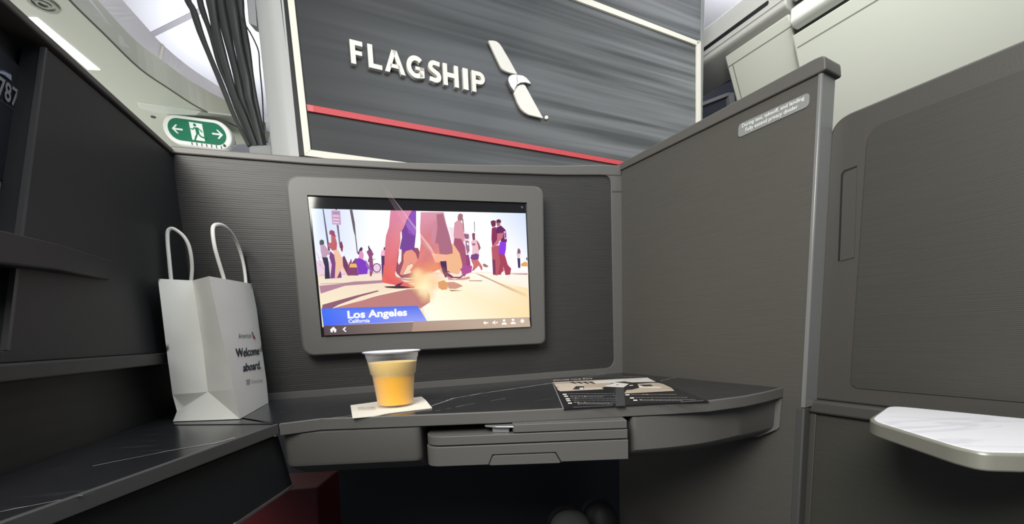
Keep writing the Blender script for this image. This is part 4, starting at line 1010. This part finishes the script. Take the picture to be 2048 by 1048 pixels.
for ch, x0, x1 in (('F', 417, 491), ('L', 520, 599), ('A', 614, 735), ('G', 744, 846), ('S', 872, 944), ('H', 957, 1046), ('I', 1072, 1102), ('P', 1124, 1200)):
    add_letter(ch, x0, x1)
# emblem
LG = lambda x, y, d=.012: fp(960 + x / 5.513, 60 + y / 5.513, d)
em = MB(); em.ext([LG(*p) for p in [(93, 113), (150, 114), (185, 124), (215, 148), (245, 190), (330, 335), (415, 490), (330, 470), (280, 452), (245, 430), (228, 405), (160, 262)]], -FP.n * .008)
em.ext([LG(*p) for p in [(373, 690), (385, 650), (405, 620), (440, 600), (480, 598), (500, 610), (560, 722), (630, 850), (700, 974), (600, 950), (540, 935), (490, 905), (450, 865), (412, 795)]], -FP.n * .008)
em.ext([LG(735 + 20 * math.cos(a_ * .52), 962 + 22 * math.sin(a_ * .52), .006) for a_ in range(12)], -FP.n * .005)
em.build('emblem', bpy.data.materials['letter_cream'], cl, bevel=.0012)
m = MB(); m.ext([LG(*p, .016) for p in [(376, 678), (342, 625), (312, 560), (312, 525), (330, 500), (360, 488), (415, 488), (420, 520), (412, 560), (420, 600), (395, 630)]], -FP.n * .012)
m.ext([LG(*p, .018) for p in [(412, 490), (470, 498), (510, 522), (545, 560), (568, 600), (500, 580), (450, 582), (415, 602), (395, 632), (405, 600), (416, 560), (405, 520)]], -FP.n * .014)
m.build('emblem_centre', CHROME, cl, bevel=.003)
# light grey rounded column on the closet's left corner
m = MB(); Pc = []
p0 = FP.at(-.002, 0, .003); pl_ = ray(541, 300); pl_ = pl_ * (1.13 / pl_.y); cL = Vector((pl_.x, pl_.y, 0))
mid = (Vector((p0.x, p0.y, 0)) + cL) * .5 + FP.n * .02
Pc = [Vector((p0.x, p0.y, 0)), Vector((p0.x, p0.y, 0)).lerp(mid, .7) + FP.n * .004, mid, cL.lerp(mid, .5) + FP.n * .004, cL, cL + Vector((.0, .12, 0)), FP.at(-.002, 0, -.2)]
m.prism(rnd(Pc, [0, .02, .03, .02, .012, 0, 0], 4), 0, 2.29)
cm = m.build('corner_column', mat('column_grey', (.40, .41, .41), .45), cl, smooth=True, angle=50)

# ------------------------------------------------------------------ curtain gathered left of the closet
z6 = lambda x, y: (360 + x / 5.238, y / 5.238)
CUR = mat('black_curtain_vinyl', (.035, .038, .038), .32, bump=.2)
cu_ = empty('curtain', atY(515, 300, 1.18)); tag(cu_, 'glossy black curtain gathered in long folds above the console', 'curtain')
folds = [([(-80, -1500), (10, -500), (70, -40), (140, 110), (210, 330), (300, 560), (400, 800), (480, 1000), (565, 1215), (725, 1530)], 74),
         ([(50, -1500), (140, -500), (200, -40), (250, 150), (300, 290), (350, 450), (420, 700), (500, 900), (620, 1215), (760, 1530)], 62),
         ([(170, -1500), (260, -500), (320, -40), (350, 150), (385, 350), (440, 560), (500, 760), (570, 1000), (668, 1215), (792, 1530)], 104),
         ([(270, -1500), (360, -500), (420, -40), (450, 150), (490, 350), (540, 560), (600, 800), (650, 1040), (722, 1215), (824, 1530)], 108),
         ([(380, -1500), (470, -500), (530, -40), (560, 150), (600, 400), (650, 640), (700, 860), (728, 1040), (775, 1215), (856, 1530)], 112),
         ([(470, -1500), (560, -500), (620, -40), (640, 150), (675, 350), (710, 560), (745, 800), (785, 1040), (822, 1215), (888, 1530)], 84)]
for i, (pp, wd) in enumerate(folds):
    Yc = 1.17 + .012 * (i % 2); P = [atY(*z6(*p), Yc) for p in pp]; P = cat(P, 4)
    rr = [wd / 5.238 / 2 * Yc / 800 * (1.0 + .07 * math.sin(k_ * .55 + i * 2)) * (1.0 - .52 * k_ / len(P)) for k_ in range(len(P))]
    m = MB(); m.tube(P, rr, 12, flat=.8); m.build('fold', CUR, cu_, smooth=True, angle=80)
bt_ = P[-1]; m = MB()
for pp, wd in folds:
    pass
btm = [atY(494, 289, 1.145), atY(543, 294, 1.145)]
m.ext([Vector((btm[0].x, 1.145, btm[0].z)), Vector((btm[1].x, 1.145, btm[0].z)), Vector((btm[1].x, 1.145, 1.12)), Vector((btm[0].x, 1.145, 1.12))], (0, .06, 0))
GLS = mat('frosted_holder', (.26, .275, .275), .3)
m.build('tie_back', GLS, cu_, bevel=.01)
m = MB(); m.prism([(btm[0].x, 1.15), (btm[1].x - .01, 1.15), (btm[1].x - .01, 1.20), (btm[0].x, 1.20)], 0, 1.125); m.build('guide_post', G_DARK, cu_)
m = MB(); m.tube(cat([atY(*z6(*p), 1.16) for p in [(640, 180), (690, 270), (740, 350), (790, 450), (825, 550), (835, 700), (850, 860), (862, 1000), (868, 1120), (880, 1400)]], 4), .0012 * 1.6, 6)
tag(m.build('cord', mat('cord_black', (.02, .02, .022), .6), smooth=True), 'thin black cord hanging between the curtain and the column', 'cord')
m = MB(); P = [atY(492, -12, 1.2), atY(509, -12, 1.2), atY(513.5, 53, 1.2), atY(497, 46, 1.2)]
m.ext(P, (0, .03, 0)); tag(m.build('bracket', mat('bracket_grey', (.36, .38, .40), .4), bevel=.002), 'small grey metal bracket above the cord beside the column', 'bracket')

# ------------------------------------------------------------------ overhead unit on the left with its curved valance
ZU = 1.5
oz = lambda x, y, z=ZU: onz(x, y, z)
ou = MB()
seam = [(60, -90), (140, 0), (209, 68), (279, 136), (340, 178), (396, 214), (470, 251), (510, 272), (535, 284)]
bin1 = empty('overhead_unit', (-1.3, 1.2, ZU)); tag(bin1, 'pale overhead service panel with a lit strip above the left wall', 'overhead panel')
Pu = cat([oz(*p) for p in seam], 4)
m = MB(); far = [Vector((-1.9, Pu[-1].y + .1, ZU)), Vector((-2.1, .2, ZU))]
m.ext(Pu + far + [Vector((-1.2, .45, ZU))], (0, 0, .06))
m.build('underside', WHITE, bin1)
# rounded lip between the underside and valance, then the valance rising to the bright ceiling
vlow = [(95, -90), (177, 0), (240, 70), (311, 139), (372, 178), (425, 209), (467, 232), (510, 252), (540, 264)]
vtop = [(150, -110), (245, 0), (285, 45), (324, 88), (380, 135), (441, 175), (475, 198), (510, 220), (540, 236)]
seam[0:0] = []; A_ = cat([oz(p[0] + 1.5, p[1] - 1.5, ZU + .004) for p in seam], 5); B_ = cat([oz(*p, ZU + .035) for p in vlow], 5); C_ = cat([oz(*p, ZU + .20) for p in vtop], 5)
m = MB(); m.strip(A_, B_); m.build('rounded_lip', WHITE2, bin1, smooth=True, recalc=True)
m = MB(); m.strip(B_, C_); 
D2 = [p + Vector((-.25, .12, .03)) for p in C_]; m.strip(C_, D2)
m.build('valance', LAV, bin1, recalc=True)
m = MB(); m.tube([p + Vector((0, 0, -.001)) for p in Pu], .0022, 6); m.build('seam', mat('seam_dark', (.16, .16, .14), .6), bin1, smooth=True)
m = MB(); j = 3
s0, s1 = vlow[3], vtop[3]

_f = -UP * .002
_b0, _b1, _c0, _c1 = B_[15], B_[16], C_[15], C_[16]; _o = Vector((.004, -.004, -.001))
m.poly([_b0 + _o, _b0.lerp(_b1, .45) + _o, _c0.lerp(_c1, .45) + _o, _c0 + _o]); m.build('joint', mat('joint_cream', (.85, .82, .68), .5), bin1, recalc=False)
m = MB(); m.ext([oz(*p, ZU - .001) for p in [(57, 36), (75, 36.5), (200, 140), (176, 139.5)]], (0, 0, .004)); m.build('light_strip', LIT, bin1)
m = MB(); c_ = oz(86, 8, ZU - .002)
for r0_, r1_ in ((.022, .016), (.011, .007)):
    m.loft([[c_ + Vector((r_2 * math.cos(a_ * .3927), r_2 * math.sin(a_ * .3927), z_)) for a_ in range(16)] for r_2, z_ in ((r0_, .002), (r0_, -.002), (r1_, -.002), (r1_, .002))], cap=False)
m.build('speaker_ring', mat('ring_grey', (.35, .36, .32), .5), bin1, smooth=True)
z5s = lambda x, y: (240 + x / 5.12, 180 + y / 5.12)
m = MB(); P = [oz(*z5s(*p), ZU - .003) for p in [(180, 130), (480, 175), (800, 215), (835, 225), (820, 245), (780, 262), (500, 250), (330, 225), (200, 185)]]
m.ext(P, (0, 0, .005)); m.build('raised_cover', WHITE2, bin1, bevel=.002)
m = MB(); P = [oz(*z5s(*p), ZU - .003) for p in [(790, 240), (830, 225), (1150, 265), (1170, 280), (1180, 355), (1020, 300)]]
m.ext(P, (0, 0, .004)); m.build('latch_cover', mat('cover_grey', (.42, .43, .39), .5), bin1, bevel=.001)
m = MB(); c_ = oz(*z5s(340, 278), ZU - .001); m.ext([c_ + Vector((.006 * math.cos(a_ * .7854), .006 * math.sin(a_ * .7854), -.001)) for a_ in range(8)], (0, 0, .002)); m.build('screw', G_DARK, bin1)
# white curved wall panel under the overhead panel, seen beside the sign
m = MB(); P = [atY(*z5s(*p), 1.36) for p in [(1130, 380), (1190, 350), (1330, 640), (1100, 660)]]
m = MB(); a_, b_ = oz(295, 68, 2.298), oz(400, 16, 2.298); w_ = Vector((.012, .02, 0))
m.ext([a_, b_, b_ + w_, a_ + w_], (0, 0, .001)); tag(m.build('trim_1', mat('ceiling_joint', (.35, .34, .36), .6)), kind='structure')
# ------------------------------------------------------------------ exit sign
XS = Pl((-1.2, 1.22), (-.5, 1.27)); 
def xs(a_, b_, d=0):     # a right, b down, in blow-up pixels from the sign centre
    x, y = 787 + a_ + b_ * .19, 425 + a_ * .13 + b_
    return XS.off(d)(*z5s(x, y))
def pill(hw, hh, d, n_=14):
    P = []
    for k_ in range(n_ + 1): an = -90 + 180 * k_ / n_; P.append((hw - hh + hh * math.cos(math.radians(an)), hh * math.sin(math.radians(an))))
    for k_ in range(n_ + 1): an = 90 + 180 * k_ / n_; P.append((-hw + hh + hh * math.cos(math.radians(an)), hh * math.sin(math.radians(an))))
    return [xs(*p, d) for p in P]
m = MB(); m.ext(pill(352, 150, 0), -XS.n * .02)
es = m.build('exit_sign', mat('sign_white', (.78, .80, .78), .4, emit=(.9, .95, .9), es=.12), bevel=.004); tag(es, 'oval white and green exit sign with running figure and arrows', 'exit sign')
m = MB(); m.ext(pill(298, 114, .001), -XS.n * .0009); m.build('green_field', mat('sign_green', (.012, .165, .09), .4, emit=(.01, .2, .1), es=.08), es)
SW = mat('sign_pictogram_white', (.75, .80, .76), .4, emit=(.8, .9, .85), es=.12)
m = MB()
def xp(pts, d=.002): m.ext([xs(*p, d) for p in pts], -XS.n * .0008)
xp([(-66, -92), (68, -86), (66, 92), (-64, 92)])
def arrow(sx, cx):
    xp([(cx - 52 * sx, -9), (cx + 34 * sx, -9), (cx + 34 * sx, 9), (cx - 52 * sx, 9)])
    xp([(cx + 60 * sx, 0), (cx + 14 * sx, -46), (cx - 4 * sx, -46), (cx + 34 * sx, 0), (cx - 4 * sx, 46), (cx + 14 * sx, 46)])
arrow(-1, -198); arrow(1, 208)
m.build('pictogram', SW, es)
m = MB(); 
def xr(path, wd): m.ext([xs(p.x, p.y, .0028) for p in ribbon(path, wd)], -XS.n * .0006)
m.ext([xs(-12 + 15 * math.cos(a_ * .52), -66 + 16 * math.sin(a_ * .52), .0028) for a_ in range(12)], -XS.n * .0006)
xr([(-4, -40), (4, -15), (6, 14)], 34)
xr([(-6, -38), (-26, -34), (-38, -18), (-64, -24)], 10); xr([(14, -38), (38, -18), (54, 2)], 11)
xr([(0, 12), (-8, 38), (-24, 62), (-36, 92)], 16); xr([(8, 12), (28, 44), (50, 54), (86, 56)], 15)
m.build('running_figure', bpy.data.materials['sign_green'], es)
m = MB()
for k_ in range(7):
    a_ = -80 + k_ * 50; m.ext([xs(a_, 118, .001), xs(a_ + 9, 118, .001), xs(a_ + 9, 146, .001), xs(a_, 146, .001)], -XS.n * .0009)
m.ext([xs(262 + 15 * math.cos(a_ * .52), 110 + 15 * math.sin(a_ * .52), .001) for a_ in range(12)], -XS.n * .0009)
m.build('vent_slots', G_DARK, es)
m = MB(); pA = xs(-250, 0, -.01); m.ext([xs(-200, -140, -.01), xs(200, -140, -.01), xs(200, -40, -.01), xs(-200, -40, -.01)], -XS.n * .10); m.build('mount', WHITE2, es)

# far-left pale bulkhead behind exit sign (so the wall top meets a light surface)
m = MB(); m.prism([(-2.0, 1.52), (-.72, 1.60), (-.72, 1.64), (-2.0, 1.56)], 0, 1.52)
tag(m.build('wall_left_forward', mat('sidewall_white', (.50, .52, .48), .6)), kind='structure')

# ------------------------------------------------------------------ overhead bins across the aisle
B0 = E2 + ND * .95; BP = Pl(B0, B0 + LD); bpz = lambda x, y, d=0: BP.off(d)(x, y)
sgn = 1 if BP.u.dot(LD) > 0 else -1
def binat(px_, py_): return BP.uv(bpz(px_, py_))
zr = lambda s_, z, d=0: BP.at(s_, z, d)
# near bin: big pale curved face on the right
def bin_(name, sa, sb, ztop_, zbot, label, lipz=None):
    root = empty(name, zr((sa + sb) / 2, zbot)); tag(root, label, 'overhead bin', 'overhead bins across the aisle')
    sl_ = -.55 * (ztop_ - zbot); prof_ = [(0, ztop_), (sl_ * .90, ztop_ - (ztop_ - zbot) * .90), (sl_ - .03, zbot), (sl_ - .30, zbot), (-.40, ztop_)]
    m = MB(); m.loft([[zr(s_, z, d) for d, z in prof_] for s_ in (sa, sb)]); m.build('face', WHITE, root, bevel=.006, seg=4)
    return root
sN, zN = binat(1583, 72); sE = sN + sgn * 1.9
nb = bin_('overhead_bin', sN, sE, zN, 1.15, 'large pale overhead bin face at the right above the suite door')
TL_ = -.55
def onface(s_, dz_, zt_, e=.0012): return zr(s_, zt_ - dz_, TL_ * dz_ + e)
SEAM = mat('seam_grey', (.22, .22, .19), .5)
m = MB(); m.ext([onface(sN + sgn * .01, .040, zN), onface(sE, .040, zN), onface(sE, .037, zN), onface(sN + sgn * .01, .037, zN)], BP.n * -.001)
m.build('seam', SEAM, nb)
sF0, zF0 = binat(1449, 108); sF1, zF1 = binat(1569, 38); zF = (zF0 + zF1) / 2
sFe = sN - sgn * .012
fb = bin_('overhead_bin', sF0, sFe, zF, 1.45, 'smaller white bin door beyond the large bin, above the divider')
m = MB(); m.ext([onface(sF0, .038, zF), onface(sFe, .038, zF), onface(sFe, .035, zF), onface(sF0, .035, zF)], BP.n * -.001)
m.build('seam', SEAM, fb)
m = MB(); m.ext([onface(sF0 + sgn * .022, .038, zF), onface(sF0 + sgn * .025, .038, zF), onface(sF0 + sgn * .025, .40, zF), onface(sF0 + sgn * .022, .40, zF)], BP.n * -.001)
m.build('side_seam', SEAM, fb)
# service rail running above the bins: rounded near part and a slotted far part
def rail(name, sa, sb, za, zb__, dt, label, mt, d2=0):
    root = empty(name, zr((sa + sb) / 2, za)); tag(root, label, 'ceiling rail', 'rails above the bins')
    m = MB(); pr_ = [(dt, za), (dt + .015, za + .01), (dt + .015 - d2, zb__ - .02), (dt - .01 - d2, zb__), (dt - .2, zb__), (dt - .2, za)]
    m.loft([[zr(s_, z, d) for d, z in pr_] for s_ in (sa, sb)]); m.build('housing', mt, root, bevel=.006, seg=4); return root
r1 = rail('ceiling_rail', sN + sgn * .004, sE, zN + .020, zN + .092, .008, 'rounded white ceiling rail over the large right bin', WHITE2)
m = MB(); m.ext([zr(sN, zN + .002, -.02), zr(sE, zN + .002, -.02), zr(sE, zN + .022, -.02), zr(sN, zN + .022, -.02)], -BP.n * .01); m.build('dark_gap', BLACK, r1)
m = MB(); m.ext([zr(sN, zN + .094, -.01), zr(sE, zN + .094, -.01), zr(sE, zN + .108, -.01), zr(sN, zN + .108, -.01)], -BP.n * .1); m.build('upper_gap', BLACK, r1)
m = MB(); pr_ = [(.012, zN + .108), (.012, zN + .24), (-.2, zN + .24), (-.2, zN + .108)]
m.loft([[zr(s_, z, d) for d, z in pr_] for s_ in (sN, sE)]); m.build('upper_housing', WHITE2, r1, bevel=.008, seg=4)
sX = sF0 - sgn * .32
zrt = binat(1409, 56)[1]; z_s = binat(1475, 58)[1]
r2 = rail('ceiling_rail', sX, sFe, zF + .014, zrt, .006, 'slotted pale ceiling rail over the smaller far bin', mat('rail_grey', (.50, .50, .47), .45))
s_a = binat(1544, 15)[0]
P = rnd([zr(s_a, z_s - .008, .0225), zr(sX, z_s - .008, .0225), zr(sX, z_s + .007, .0225), zr(s_a, z_s + .007, .0225)], [.006, 0, 0, .006], 4)
m = MB(); m.ext(P, BP.n * -.002); m.build('slot', BLACK, r2)
m = MB(); m.ext([zr(sFe, zF + .040, .0225), zr(sX, zF + .040, .0225), zr(sX, zF + .043, .0225), zr(sFe, zF + .043, .0225)], BP.n * -.002); m.build('groove', SEAM, r2)
# galley unit beyond
GP = Pl(B0 - LD * 1.30, B0 - LD * 1.30 + ND); 
gz = lambda x, y, d=0: GP.off(d)(x, y)
gu = empty('galley_unit', (gz(1430, 220).x, gz(1430, 220).y, 0)); tag(gu, 'dark galley cabinet glimpsed between the closet and the far bin', 'galley cabinet')
m = MB(); g0, g1 = gz(1380, 200), gz(1560, 200); g0.z = g1.z = 0
m.ext([g0, g1, Vector((g1.x, g1.y, 2.29)), Vector((g0.x, g0.y, 2.29))], -GP.n * .4); m.build('carcass', mat('galley_dark', (.05, .055, .07), .4), gu)
m = MB(); m.ext([gz(*p, .01) for p in [(1400, 132), (1450, 112), (1470, 145), (1400, 178)]], -GP.n * .009); m.build('shade_panel', mat('galley_grey', (.14, .135, .13), .5), gu)
m = MB(); m.ext([gz(*p, .02) for p in [(1400, 168), (1465, 146), (1468, 156), (1400, 180)]], -GP.n * .019); m.build('rail', mat('galley_rail', (.32, .32, .29), .4), gu)
dm = MB()
for pp in ([(1400, 206), (1458, 184), (1460, 190), (1400, 213)], [(1457, 185), (1468, 185), (1471, 216), (1460, 216)]): dm.ext([gz(*p, .02) for p in pp], -GP.n * .019)
dm.build('door_frame', mat('galley_frame', (.24, .24, .24), .4), gu)
